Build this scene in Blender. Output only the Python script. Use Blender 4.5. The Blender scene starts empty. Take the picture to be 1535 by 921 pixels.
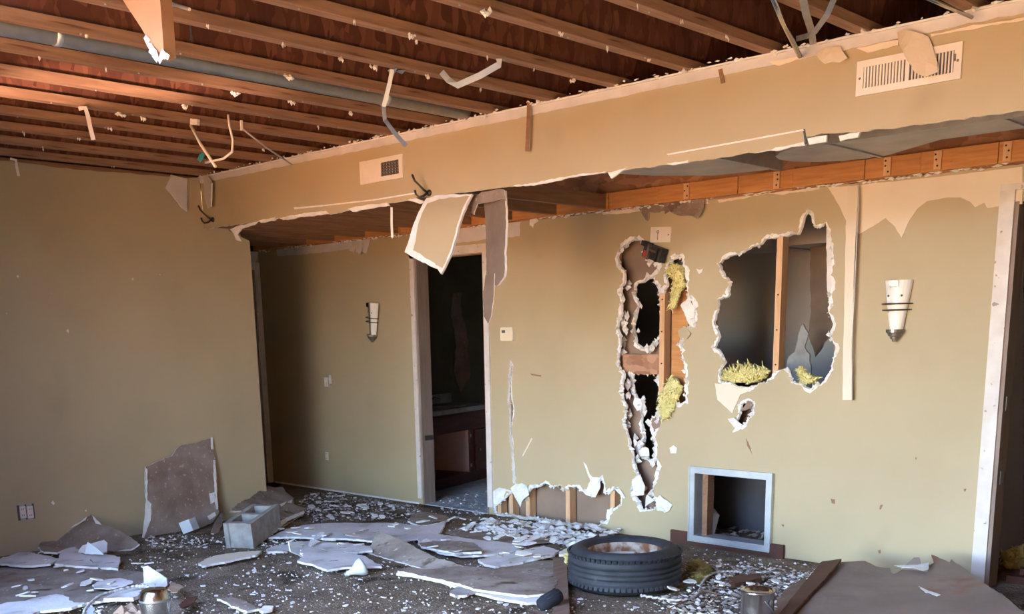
import bpy, math, random
from mathutils import Vector, Matrix, noise
from mathutils.geometry import delaunay_2d_cdt
random.seed(7)
scene = bpy.context.scene
COL = scene.collection
V = Vector
pi = math.pi

# ------------------------------------------------------------------ camera
CAM = V((6.957, -5.562, 1.371)); YAW, PITCH, ROLL = .763, -.211, -.018
FPX, CX, CY = 1560.1, 767.5, 830.7
_c, _s = math.cos(YAW), math.sin(YAW)
FW = V((-_s*math.cos(PITCH), _c*math.cos(PITCH), math.sin(PITCH)))
_r = V((_c, _s, 0)); _u = _r.cross(FW)
RT = _r*math.cos(ROLL)+_u*math.sin(ROLL); UP = -_r*math.sin(ROLL)+_u*math.cos(ROLL)
cd = bpy.data.cameras.new('camera'); cam = bpy.data.objects.new('camera', cd); COL.objects.link(cam)
cd.sensor_width = 36; cd.lens = FPX/1535*36; cd.shift_y = (CY-460.5)/1535
cd.clip_start = .05; cd.clip_end = 200
cam.matrix_world = Matrix(((RT.x, UP.x, -FW.x, CAM.x), (RT.y, UP.y, -FW.y, CAM.y), (RT.z, UP.z, -FW.z, CAM.z), (0, 0, 0, 1)))
scene.camera = cam

# ------------------------------------------------------------------ sky, sun, exposure
world = bpy.data.worlds.new('sky'); scene.world = world; world.use_nodes = True
wn = world.node_tree.nodes; wl = world.node_tree.links
bg = wn['Background']; sky = wn.new('ShaderNodeTexSky'); sky.sky_type = 'NISHITA'
sky.sun_disc = False; sky.sun_elevation = math.radians(48); sky.sun_rotation = math.radians(190)
sky.air_density = 1.0; sky.dust_density = .2; sky.ozone_density = 2.5
wl.new(sky.outputs[0], bg.inputs[0]); bg.inputs[1].default_value = 2.5
sd = bpy.data.lights.new('sun', 'SUN'); sun = bpy.data.objects.new('sun', sd); COL.objects.link(sun)
sd.energy = 100.0; sd.angle = .009; sd.color = (1, .78, .52)
sun.rotation_euler = V((.80, .22, -.70)).to_track_quat('-Z', 'Y').to_euler()
sun.location = (0, -12, 8)
# unseen spot lamp added to imitate a sun glint in one joist bay
gd = bpy.data.lights.new('added_glint_spot', 'SPOT'); gl = bpy.data.objects.new('added_glint_spot', gd); COL.objects.link(gl)
gd.energy = 1500; gd.color = (1, .62, .45); gd.spot_size = math.radians(5.5); gd.spot_blend = .9; gd.shadow_soft_size = .03
gl.location = (4.6, -5.6, .35)
gl.rotation_euler = (V((1.76, -3.25, 2.60))-gl.location).to_track_quat('-Z', 'Y').to_euler(); gl.scale = (6.5, 1, 1)
vs = scene.view_settings
vs.view_transform = 'Standard'; vs.look = 'None'; vs.gamma = 1; vs.use_curve_mapping = False; vs.exposure = .55
scene.cycles.max_bounces = 8; scene.cycles.diffuse_bounces = 5; scene.cycles.use_denoising = True
scene.cycles.sample_clamp_indirect = 6

# ------------------------------------------------------------------ measuring helpers
def ray(px, py): return RT*((px-CX)/FPX)-UP*((py-CY)/FPX)+FW
def W(px, py, ax, val):
    d = ray(px, py); i = 'xyz'.index(ax); return CAM+d*((val-CAM[i])/d[i])
class Frame:
    """flat drawing plane: origin, u, v, n"""
    def __init__(s, o, u, v): s.o, s.u = V(o), V(u).normalized(); s.n = s.u.cross(V(v)).normalized(); s.v = s.n.cross(s.u)
    def px(s, pts):
        out = []
        for a, b in pts:
            d = ray(a, b); q = CAM+d*((s.o-CAM).dot(s.n)/d.dot(s.n))-s.o; out.append((q.dot(s.u), q.dot(s.v)))
        return out
    def at(s, a, b, h=0): return s.o+s.u*a+s.v*b+s.n*h
def frame3(p1, p2, p3):
    f = Frame(p1, p2-p1, p3-p1)
    if f.n.dot(CAM-f.o) < 0: f = Frame(p2, p1-p2, p3-p2)
    return f
def rag(pts, seg=.02, amp=.006, closed=True, sd=0):
    out = []; n = len(pts)
    for i in range(n if closed else n-1):
        a, b = V((*pts[i], 0)), V((*pts[(i+1) % n], 0)); L = (b-a).length; k = max(1, int(L/seg))
        t = (b-a).normalized() if L > 0 else V((1, 0, 0)); nn = V((-t.y, t.x, 0))
        for j in range(k):
            p = a.lerp(b, j/k)
            w = amp*(noise.noise((p.x*23+sd, p.y*23, 1.7))*1.2+noise.noise((p.x*70, p.y*70+sd, 4.1))*.9) if j else 0
            out.append((p.x+nn.x*w, p.y+nn.y*w))
    if not closed: out.append(pts[-1])
    return out
def inside(p, loop):
    c = False; x, y = p; j = len(loop)-1
    for i in range(len(loop)):
        xi, yi = loop[i]; xj, yj = loop[j]
        if (yi > y) != (yj > y) and x < (xj-xi)*(y-yi)/(yj-yi)+xi: c = not c
        j = i
    return c

# ------------------------------------------------------------------ mesh builder
class MB:
    def __init__(s): s.v, s.f, s.m, s.sm = [], [], [], []
    def add(s, vs, fs, m=0, sm=False):
        k = len(s.v); s.v += [V(q) for q in vs]
        for q in fs: s.f.append([k+i for i in q]); s.m.append(m); s.sm.append(sm)
        return s
    def box(s, c, d, R=None, m=0):
        R = R or Matrix.Identity(3); hx, hy, hz = d[0]/2, d[1]/2, d[2]/2
        vs = [V(c)+R @ V((x*hx, y*hy, z*hz)) for x in (-1, 1) for y in (-1, 1) for z in (-1, 1)]
        return s.add(vs, [(0, 1, 3, 2), (4, 6, 7, 5), (0, 4, 5, 1), (2, 3, 7, 6), (0, 2, 6, 4), (1, 5, 7, 3)], m)
    def span(s, a, b, m=0): return s.box([(a[i]+b[i])/2 for i in range(3)], [abs(b[i]-a[i]) for i in range(3)], None, m)
    def tube(s, path, r, n=8, m=0, cap=True):
        path = [V(p) for p in path]; rr = r if isinstance(r, (list, tuple)) else [r]*len(path); k = len(s.v); ref = None
        for i, p in enumerate(path):
            t = (path[min(i+1, len(path)-1)]-path[max(i-1, 0)]).normalized()
            if ref is None: ref = t.orthogonal().normalized()
            ref = (ref-t*ref.dot(t)).normalized(); b = t.cross(ref)
            for j in range(n):
                a = 2*pi*j/n; s.v.append(p+(ref*math.cos(a)+b*math.sin(a))*rr[i])
        for i in range(len(path)-1):
            for j in range(n):
                a, b2 = k+i*n+j, k+i*n+(j+1) % n; s.f.append([a, b2, b2+n, a+n]); s.m.append(m); s.sm.append(True)
        if cap:
            s.f.append([k+j for j in range(n)][::-1]); s.m.append(m); s.sm.append(False)
            s.f.append([k+(len(path)-1)*n+j for j in range(n)]); s.m.append(m); s.sm.append(False)
        return s
    def lathe(s, prof, n=32, c=(0, 0, 0), m=0, R=None, close=False, skip=None, arc=2*pi):
        R = R or Matrix.Identity(3); k = len(s.v); full = arc > 6.28; cols = n if full else n+1
        for (r, z) in prof:
            for j in range(cols):
                a = arc*j/n; s.v.append(V(c)+R @ V((r*math.cos(a), r*math.sin(a), z)))
        P = len(prof)
        for i in range(P if close else P-1):
            for j in range(n):
                if skip and skip(i, j): continue
                a, b = k+i*cols+j, k+i*cols+(j+1) % cols; i2 = (i+1) % P; a2, b2 = k+i2*cols+j, k+i2*cols+(j+1) % cols
                s.f.append([a, b, b2, a2]); s.m.append(m if not callable(m) else m(i, j)); s.sm.append(True)
        return s
    def blob(s, c, d, m=0, rnd=random):
        c = V(c); vs = []
        for q in ((1, 0, 0), (-1, 0, 0), (0, 1, 0), (0, -1, 0), (0, 0, 1), (0, 0, -1)):
            vs.append(c+V((q[0]*d[0], q[1]*d[1], q[2]*d[2]))*rnd.uniform(.6, 1.25)+V((rnd.uniform(-.3, .3)*d[0], rnd.uniform(-.3, .3)*d[1], rnd.uniform(-.2, .2)*d[2])))
        return s.add(vs, [(0, 2, 4), (2, 1, 4), (1, 3, 4), (3, 0, 4), (2, 0, 5), (1, 2, 5), (3, 1, 5), (0, 3, 5)], m)
    def build(s, name, mats, parent=None, origin=None, struct=False):
        if origin is None:
            lo = [min(q[i] for q in s.v) for i in range(3)]; hi = [max(q[i] for q in s.v) for i in range(3)]
            origin = V(((lo[0]+hi[0])/2, (lo[1]+hi[1])/2, lo[2]))
        origin = V(origin); me = bpy.data.meshes.new(name); me.from_pydata([q-origin for q in s.v], [], s.f)
        for mt in (mats if isinstance(mats, (list, tuple)) else [mats]): me.materials.append(mt)
        me.polygons.foreach_set('material_index', s.m); me.polygons.foreach_set('use_smooth', s.sm); me.update()
        o = bpy.data.objects.new(name, me); COL.objects.link(o); o.location = origin
        if parent is not None: setparent(o, parent)
        if struct: o['kind'] = 'structure'
        return o
WL = {}
def wloc(o): return (wloc(o.parent) if o.parent else V((0, 0, 0)))+V(o.location)
def setparent(o, p): o.location = V(o.location)-wloc(p); o.parent = p
def thing(name, loc): o = bpy.data.objects.new(name, None); o.empty_display_size = .05; o.location = loc; COL.objects.link(o); return o
def T(o, label, cat, group=None):
    o['label'] = label; o['category'] = cat
    if group: o['group'] = group
    return o
def sheet(fr, loop, th=.012, holes=(), warp=None, res=None, mb=None, mi=(0, 1, 2), smooth=False):
    """a board with real thickness cut to an outline (with holes) on a plane; front, edge, back materials"""
    mb = mb or MB(); pts, ed = [], []; loops = [loop]+list(holes)
    for lp in loops:
        k = len(pts); pts += [V(q) for q in lp]; ed += [(k+i, k+(i+1) % len(lp)) for i in range(len(lp))]
    if res:
        xs = [q[0] for q in loop]; ys = [q[1] for q in loop]; x = min(xs)+res/2
        while x < max(xs):
            y = min(ys)+res/2
            while y < max(ys):
                q = (x+random.uniform(-.25, .25)*res, y+random.uniform(-.25, .25)*res)
                if sum(inside(q, lp) for lp in loops) % 2: pts.append(V(q))
                y += res
            x += res
    vo, _, fo, *_r2 = delaunay_2d_cdt(pts, ed, [], 0, 1e-5)
    tri = []
    for f in fo:
        c = (sum(vo[i].x for i in f)/3, sum(vo[i].y for i in f)/3)
        if sum(inside(c, lp) for lp in loops) % 2:
            a, b, d = [vo[i] for i in f]
            tri.append(list(f) if (b-a).cross(d-a) > 0 else list(f)[::-1])
    n = len(vo); wv = [warp(q.x, q.y) if warp else 0 for q in vo]
    mb_v = [fr.at(q.x, q.y, wv[i]) for i, q in enumerate(vo)]+[fr.at(q.x, q.y, wv[i]-th) for i, q in enumerate(vo)]
    k = len(mb.v); mb.v += mb_v; cnt = {}
    for t in tri:
        mb.f.append([k+i for i in t]); mb.m.append(mi[0]); mb.sm.append(smooth)
        mb.f.append([k+n+i for i in t[::-1]]); mb.m.append(mi[2]); mb.sm.append(smooth)
        for i in range(3): cnt[(t[i], t[(i+1) % 3])] = 1
    for (a, b) in cnt:
        if (b, a) not in cnt: mb.f.append([k+b, k+a, k+n+a, k+n+b]); mb.m.append(mi[1]); mb.sm.append(False)
    return mb
def rimring(fr, loop, wmin, wmax, mb=None, h=.004, sd=0., crumbs=.5, csize=.012, outward=True, depth=.012, side=None):
    """torn gypsum lip along a break in the drywall: irregular proud ring and crumbs"""
    mb = mb or MB(); n = len(loop); area = sum(loop[i][0]*loop[(i+1) % n][1]-loop[(i+1) % n][0]*loop[i][1] for i in range(n))
    sg = 1 if area > 0 else -1; sg = sg if outward else -sg
    A, B, C = [], [], []
    for i in range(n):
        p, q0, q1 = V((*loop[i], 0)), V((*loop[i-1], 0)), V((*loop[(i+1) % n], 0)); t = (q1-q0).normalized(); nn = V((t.y, -t.x, 0))*sg
        w = wmin+(wmax-wmin)*max(0, min(1, .42+noise.noise((p.x*14+sd, p.y*14, .3))*.9+noise.noise((p.x*45, p.y*45+sd, 2))*.5))
        A.append(fr.at(p.x-nn.x*.004, p.y-nn.y*.004, -depth)); hh = h*(.6+abs(noise.noise((p.x*40, p.y*40, sd)))*1.6)
        B.append(fr.at(p.x+nn.x*.001, p.y+nn.y*.001, hh)); C.append(fr.at(p.x+nn.x*w, p.y+nn.y*w, .0006))
        if random.random() < crumbs:
            d = (.18+.82*random.random()**2.2)*csize; mb.blob(fr.at(p.x+nn.x*random.uniform(-.012, w*.8), p.y+nn.y*random.uniform(-.012, w*.8), random.uniform(-.3, .5)*d), (d, d, d))
    k = len(mb.v); mb.v += A+B+C
    for i in range(n):
        j = (i+1) % n
        for a, b in ((0, n), (n, 2*n)):
            q = [k+a+i, k+a+j, k+b+j, k+b+i]; mb.f.append(q if sg > 0 else q[::-1]); mb.m.append(0); mb.sm.append(False)
    return mb

# ------------------------------------------------------------------ materials
MT = {}
def mat(name, c1, c2=None, scale=6., detail=4, rough=.8, bump=0., bscale=60., lo=.35, hi=.65, stretch=(1, 1, 1), metal=0., spots=None, spec=.3, bdist=.01):
    m = bpy.data.materials.new(name); m.use_nodes = True; nt = m.node_tree; N = nt.nodes; L = nt.links; b = N['Principled BSDF']
    b.inputs['Roughness'].default_value = rough; b.inputs['Metallic'].default_value = metal; b.inputs['Specular IOR Level'].default_value = spec
    b.inputs['Base Color'].default_value = (*c1, 1); tc = N.new('ShaderNodeTexCoord'); mp = N.new('ShaderNodeMapping'); mp.inputs['Scale'].default_value = stretch
    L.new(tc.outputs['Object'], mp.inputs[0]); out = None
    if c2:
        nz = N.new('ShaderNodeTexNoise'); nz.inputs['Scale'].default_value = scale; nz.inputs['Detail'].default_value = detail; L.new(mp.outputs[0], nz.inputs[0])
        rp = N.new('ShaderNodeValToRGB'); rp.color_ramp.elements[0].position = lo; rp.color_ramp.elements[1].position = hi
        rp.color_ramp.elements[0].color = (*c1, 1); rp.color_ramp.elements[1].color = (*c2, 1); L.new(nz.outputs[0], rp.inputs[0]); out = rp.outputs[0]
    for (c, sc, th, wd) in (spots or []):
        nz = N.new('ShaderNodeTexNoise'); nz.inputs['Scale'].default_value = sc; nz.inputs['Detail'].default_value = 3; L.new(mp.outputs[0], nz.inputs[0])
        mr = N.new('ShaderNodeMapRange'); mr.inputs[1].default_value = th; mr.inputs[2].default_value = th+wd; L.new(nz.outputs[0], mr.inputs[0])
        mx = N.new('ShaderNodeMix'); mx.data_type = 'RGBA'; L.new(mr.outputs[0], mx.inputs[0])
        if out: L.new(out, mx.inputs[6])
        else: mx.inputs[6].default_value = (*c1, 1)
        mx.inputs[7].default_value = (*c, 1); out = mx.outputs[2]
    if out: L.new(out, b.inputs['Base Color'])
    if bump:
        nz = N.new('ShaderNodeTexNoise'); nz.inputs['Scale'].default_value = bscale; nz.inputs['Detail'].default_value = 5; L.new(mp.outputs[0], nz.inputs[0])
        bp = N.new('ShaderNodeBump'); bp.inputs['Strength'].default_value = bump; bp.inputs['Distance'].default_value = bdist; L.new(nz.outputs[0], bp.inputs['Height']); L.new(bp.outputs[0], b.inputs['Normal'])
    MT[name] = m; return m
def osb(name, cols, stretch=(1, 1, 1), scale=38):
    m = bpy.data.materials.new(name); m.use_nodes = True; nt = m.node_tree; N = nt.nodes; L = nt.links; b = N['Principled BSDF']; b.inputs['Roughness'].default_value = .75
    b.inputs['Specular IOR Level'].default_value = .25
    tc = N.new('ShaderNodeTexCoord'); mp = N.new('ShaderNodeMapping'); mp.inputs['Scale'].default_value = stretch; L.new(tc.outputs['Object'], mp.inputs[0])
    nz = N.new('ShaderNodeTexNoise'); nz.inputs['Scale'].default_value = 9; L.new(mp.outputs[0], nz.inputs[0])
    ad = N.new('ShaderNodeMix'); ad.data_type = 'RGBA'; ad.inputs[0].default_value = .12; L.new(mp.outputs[0], ad.inputs[6]); L.new(nz.outputs['Color'], ad.inputs[7])
    vo = N.new('ShaderNodeTexVoronoi'); vo.inputs['Scale'].default_value = scale; L.new(ad.outputs[2], vo.inputs[0])
    sp = N.new('ShaderNodeSeparateColor'); L.new(vo.outputs['Color'], sp.inputs[0])
    rp = N.new('ShaderNodeValToRGB'); e = rp.color_ramp.elements; e[0].color = (*cols[0], 1); e[1].color = (*cols[2], 1); q = e.new(.55); q.color = (*cols[1], 1)
    L.new(sp.outputs[0], rp.inputs[0])
    n2 = N.new('ShaderNodeTexNoise'); n2.inputs['Scale'].default_value = 2.2; L.new(mp.outputs[0], n2.inputs[0])
    mr = N.new('ShaderNodeMapRange'); mr.inputs[1].default_value = .52; mr.inputs[2].default_value = .7; mr.inputs[4].default_value = .55; L.new(n2.outputs[0], mr.inputs[0])
    mx = N.new('ShaderNodeMix'); mx.data_type = 'RGBA'; L.new(mr.outputs[0], mx.inputs[0]); L.new(rp.outputs[0], mx.inputs[6]); mx.inputs[7].default_value = (.05, .02, .015, 1)
    L.new(mx.outputs[2], b.inputs['Base Color'])
    bp = N.new('ShaderNodeBump'); bp.inputs['Strength'].default_value = .35; bp.inputs['Distance'].default_value = .003; L.new(sp.outputs[0], bp.inputs['Height']); L.new(bp.outputs[0], b.inputs['Normal'])
    MT[name] = m; return m
PAINT = mat('wall_paint_tan', (.44, .365, .235), (.485, .405, .265), 1.3, 5, .62, .12, 90, spots=[((.40, .33, .22), 2.3, .64, .2)], spec=.35, bdist=.004)
GYP = mat('white_gypsum', (.90, .89, .88), (.74, .72, .70), 14, 5, .9, .5, 60, spec=.15)
PAPERBACK = mat('brown_drywall_backing', (.30, .215, .165), (.25, .18, .14), 5, 5, .85, .15, 40, spec=.15)
DIRTYBACK = mat('dusty_brown_backing', (.22, .16, .13), (.33, .265, .23), 6, 7, .9, .25, 35, spec=.12, spots=[((.42, .38, .35), 38, .62, .08)])
BACKSTRIP = mat('dark_brown_liner_paper', (.17, .125, .095), (.22, .165, .13), 6, 5, .85, .15, 40, spec=.12)
GREYPAPER = mat('lavender_grey_paper', (.80, .785, .82), (.64, .62, .64), 4, 8, .85, .3, 30, spec=.15, spots=[((.42, .37, .34), 5, .58, .16), ((.25, .2, .17), 16, .68, .05)])
BROWNFLOORPAPER = mat('weathered_brown_paper', (.24, .19, .16), (.40, .35, .31), 5, 8, .9, .5, 25, spec=.12, spots=[((.12, .08, .06), 7, .62, .1), ((.62, .58, .55), 30, .66, .06)])
PRIMER = mat('bare_cream_drywall', (.80, .71, .59), (.74, .65, .53), 3, 4, .75, .1, 60, spec=.2)
TAPE = mat('grey_white_joint_tape', (.66, .64, .65), (.57, .55, .555), 7, 4, .8, .15, 40, spec=.2)
TRIM = mat('white_trim_paint', (.74, .70, .68), (.64, .59, .56), 9, 4, .6, .15, 30, spots=[((.35, .29, .24), 25, .68, .04)])
JAMB = mat('grey_brown_jamb_wood', (.31, .245, .215), (.24, .185, .16), 5, 5, .7, .2, 40, stretch=(6, 6, .6))
PINE = mat('orange_pine_lumber', (.60, .30, .115), (.48, .215, .075), 6, 5, .65, .15, 50, stretch=(.8, 8, 8), spots=[((.25, .09, .03), 7, .70, .03)])
STUD = mat('pine_stud', (.72, .47, .28), (.63, .38, .21), 6, 5, .65, .12, 50, stretch=(9, 9, .8))
FLANGE = mat('joist_flange_pine', (.38, .225, .14), (.27, .15, .095), 6, 5, .7, .2, 50, stretch=(9, .7, 9), spots=[((.16, .07, .04), 4, .62, .1)])
DARKLUMBER = mat('brown_lumber', (.30, .17, .10), (.23, .125, .075), 6, 5, .7, .2, 50, stretch=(9, .7, 9))
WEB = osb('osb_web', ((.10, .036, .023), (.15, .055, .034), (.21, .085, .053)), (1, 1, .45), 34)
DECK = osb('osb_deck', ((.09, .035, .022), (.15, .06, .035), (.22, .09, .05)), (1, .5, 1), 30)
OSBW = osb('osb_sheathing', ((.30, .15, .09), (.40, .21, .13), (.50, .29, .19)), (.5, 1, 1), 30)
GALV = mat('galvanised_steel', (.42, .45, .48), (.33, .355, .38), 14, 3, .42, .05, 30, metal=.75, lo=.3, hi=.7)
DUCT = mat('dull_galvanised_duct', (.50, .48, .45), (.38, .37, .36), 5, 3, .5, .05, 20, metal=.55)
ALU = mat('pale_aluminium', (.68, .73, .78), (.56, .62, .68), 9, 3, .4, .05, 40, metal=.6)
CHROME = mat('bright_tin', (.70, .72, .74), (.50, .52, .55), 6, 4, .2, .05, 30, metal=1.0)
BLACKMETAL = mat('black_iron', (.025, .022, .022), None, rough=.4, spec=.5)
BLACKPL = mat('black_plastic', (.022, .022, .024), (.05, .05, .05), 30, 3, .5)
REDPL = mat('red_brown_tab', (.35, .07, .05), None, rough=.5)
WHITEPL = mat('white_register_enamel', (.80, .755, .70), (.72, .67, .61), 8, 3, .45)
CREAMPL = mat('cream_plastic', (.80, .73, .56), None, rough=.45)
SCREEN = mat('grey_green_display', (.13, .14, .12), None, rough=.25)
GLASSW = mat('frosted_white_glass', (.90, .89, .85), None, rough=.25, spec=.5)
BRONZE = mat('dark_brushed_metal', (.30, .28, .26), (.20, .18, .17), 20, 3, .35, metal=.8)
RUBBER = mat('worn_tyre_rubber', (.022, .026, .035), (.042, .047, .058), 9, 5, .66, .3, 60, spec=.35, spots=[((.15, .155, .165), 12, .68, .1)])
RIMM = mat('rusty_white_wheel_paint', (.62, .60, .57), (.50, .47, .43), 8, 4, .5, .1, 40, spots=[((.22, .095, .035), 13, .57, .05)])
RUSTY = mat('rusted_rim_lip', (.50, .42, .34), (.22, .10, .045), 16, 5, .7, .3, 40, lo=.42, hi=.58)
CONC = mat('grey_concrete', (.38, .385, .385), (.28, .28, .28), 16, 6, .95, .6, 55, spec=.15)
MAHOG = mat('dark_red_cabinet_wood', (.15, .048, .035), (.10, .033, .025), 6, 4, .45, .1, 40, stretch=(1, 1, 5))
CABIN = mat('pink_tan_cabinet_lining', (.82, .58, .48), (.74, .52, .43), 4, 3, .7)
COUNTER = mat('dusty_counter_top', (.42, .42, .42), (.30, .30, .30), 12, 4, .5)
BASEB = mat('red_brown_board', (.115, .05, .036), (.085, .036, .027), 5, 4, .6, .1, 40)
INSUL = mat('yellow_fibreglass', (.86, .80, .40), (.74, .66, .27), 18, 5, .95, .8, 45, spec=.05, bdist=.02)
DARKROOM = mat('dull_grey_room_paint', (.46, .45, .44), (.42, .41, .40), 3, 4, .9)
GREENROOM = mat('dull_olive_room_paint', (.16, .16, .11), (.12, .12, .09), 3, 4, .9)
NIGHT = mat('plain_dark_paint', (.10, .10, .115), (.07, .07, .085), 3, 3, .9)  # plain dark colour; stands in for shade in recess backs and holes too
PANELB = mat('brown_wall_panelling', (.20, .15, .13), (.27, .21, .185), 2.2, 6, .62, .15, 18, stretch=(1, 1, 1), spec=.3, spots=[((.25, .12, .085), 3.3, .63, .09)])
BOARD = mat('plain_brown_plank', (.25, .17, .13), (.19, .125, .095), 6, 4, .75, .15, 40, stretch=(5, 1, 5))
WOODHANG = mat('tan_plywood_strip', (.42, .23, .12), (.35, .18, .09), 5, 4, .7, .1, 40)
NAVY = mat('dark_navy_foam', (.02, .022, .033), None, rough=.85)
BLUEW = mat('pale_blue_white_glass', (.70, .78, .86), None, rough=.3, spec=.5)
YELLOWLAB = mat('ochre_print', (.62, .43, .12), None, rough=.7)
TEAL = mat('teal_tape', (.02, .20, .26), None, rough=.5)
CORDW = mat('white_twisted_cord', (.70, .68, .66), (.35, .33, .32), 90, 2, .7)
LEAF = mat('dull_yellow_scrap', (.42, .36, .14), (.30, .25, .10), 14, 4, .9, .4, 40)
TANROCK = mat('tan_clay_lump', (.46, .33, .24), (.36, .25, .18), 14, 4, .9, .4, 40)
RUBBLEM = mat('grey_brown_rubble', (.26, .215, .19), (.40, .36, .34), 16, 4, .95)
CERAMIC = mat('dusty_grey_floor', (.62, .65, .70), (.42, .44, .48), 9, 6, .9, .5, 30)
OUT = mat('sunlit_red_clay_ground', (.62, .28, .08), (.56, .25, .07), .6, 4, .95)
DARKGROUND = mat('added_dark_ground', (.07, .085, .035), (.10, .11, .05), 2, 4, .95)
# floor: dark matted carpet with dust and paler ground-in gypsum
FLOORM = mat('dirty_brown_floor', (.145, .11, .08), (.25, .195, .145), 9, 9, .97, .9, 70, spec=.1, lo=.3, hi=.7, spots=[((.31, .25, .195), 2.6, .54, .14), ((.065, .048, .035), 4, .58, .12), ((.7, .68, .66), 75, .645, .03)], bdist=.02)

# ------------------------------------------------------------------ the shell
H, HB, HS, SY = 2.48, 2.118, 2.10, -1.423      # joist underside, back-wall top, soffit underside, soffit face
BACK = Frame((0, 0, 0), (1, 0, 0), (0, 0, 1)); REAR = Frame((0, .098, 0), (1, 0, 0), (0, 0, 1))
SOF = Frame((0, SY, 0), (1, 0, 0), (0, 0, 1)); LEFT = Frame((0, 0, 0), (0, 1, 0), (0, 0, 1))
FLR = Frame((0, 0, 0), (1, 0, 0), (0, 1, 0))

FY = -8.0   # open front
mb = MB(); mb.span((-3, FY-.12, -.12), (9.1, 4.2, 0)); floor = mb.build('floor', FLOORM, struct=True); T(floor, 'dark dirty floor strewn with broken drywall', 'floor')
mb = MB(); mb.span((2.6, -45, -.4), (40, FY-.13, -.15)); g = mb.build('ground', OUT, struct=True); T(g, 'sunlit red clay yard outside the open front', 'ground')
mb = MB(); mb.span((-30, -45, -.4), (2.6, FY-.13, -.15)); g = mb.build('dark_ground', DARKGROUND, struct=True); T(g, 'unseen dark ground added to cut warm bounce on the left', 'ground')  # unseen dark ground, added to weaken the warm bounce towards the left

# ceiling: deck with I-joists hung below it; unseen roof gap added at the front to let sky light in
RX = 2.1
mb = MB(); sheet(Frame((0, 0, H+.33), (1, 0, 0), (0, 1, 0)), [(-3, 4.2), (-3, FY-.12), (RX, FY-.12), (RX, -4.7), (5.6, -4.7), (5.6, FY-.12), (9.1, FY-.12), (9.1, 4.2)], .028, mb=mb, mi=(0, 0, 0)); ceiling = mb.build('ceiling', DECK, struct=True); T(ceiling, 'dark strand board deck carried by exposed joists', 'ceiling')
J0 = 4.978-.029; JS = .4064; LJ = 7.25
proto = {}
for LJ in (4.69, 7.99):
    jm = MB(); jm.span((-.029, -LJ, 0), (.029, 0, .038)).span((-.029, -LJ, .264), (.029, 0, .302))
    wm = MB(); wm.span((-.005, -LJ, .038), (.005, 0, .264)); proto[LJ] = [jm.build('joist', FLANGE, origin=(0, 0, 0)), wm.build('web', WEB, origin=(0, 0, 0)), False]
for n in range(-10, 17):
    x = J0-n*JS; P = proto[4.69 if RX < x < 5.6 else 7.99]; j, w = P[0], P[1]
    if P[2]: j, w = j.copy(), w.copy(); COL.objects.link(j); COL.objects.link(w); j.parent = None; w.parent = None
    P[2] = True; j.location = (x, 0, H); w.location = (x, 0, H); setparent(j, ceiling); setparent(w, j)
# web stiffener seams and knock-outs seen on the nearer joists
for (px, py, n) in ((945, 35, 1), (902, 35, 1), (650, 22, 2), (470, 85, 4), (286, 45, 5), (1020, 62, 1), (738, 50, 2)):
    x = J0-n*JS+.0065; p = W(px, py, 'x', x)
    if H+.05 < p.z < H+.26:
        if n in (4, 2) and px in (470, 738): k = MB(); k.lathe([(.018, 0), (.020, .003), (.024, .003), (.026, 0)], 14, p, R=Matrix.Rotation(pi/2, 3, 'Y')); k.build('knockout', DECK, ceiling)
        else: k = MB(); k.span((x-.001, p.y-.003, H+.04), (x+.002, p.y+.003, H+.262)); k.build('web_seam', NIGHT, ceiling)

# left wall: a sheet with a ragged top, end face and far face
mb = MB(); lw = [(FY, 0), (-1.05, 0), (-1.05, 2.06), (-1.42, 2.2)]
top = LEFT.px([(312, 268), (240, 264), (160, 258), (100, 252), (60, 247), (0, 241)])
lw += rag([(-1.43, 2.45)]+top+[(FY, 2.45)], .05, .008, closed=False); sheet(LEFT, lw, .11, mb=mb, mi=(0, 1, 0))
wall_left = mb.build('wall_left', [PAINT, PAINT], struct=True); T(wall_left, 'long shaded tan wall with bare outlets low down', 'wall')
mb = MB(); mb.span((-.10, FY, 2.40), (-.012, -1.06, 2.478)); mb.build('top_plate', DARKLUMBER, wall_left)
for (px, py, d) in ((102, 496, .011), (27, 415, .009), (199, 419, .008), (10, 470, .006), (77, 440, .004), (240, 412, .005), (80, 755, .016), (322, 687, .006), (312, 700, .006), (129, 766, .008)):
    a, b = LEFT.px([(px, py)])[0]; mb = MB(); mb.blob(LEFT.at(a, b, .001), (.003, d, d*1.2)); mb.build('paint_chip', GYP, wall_left)

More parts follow.
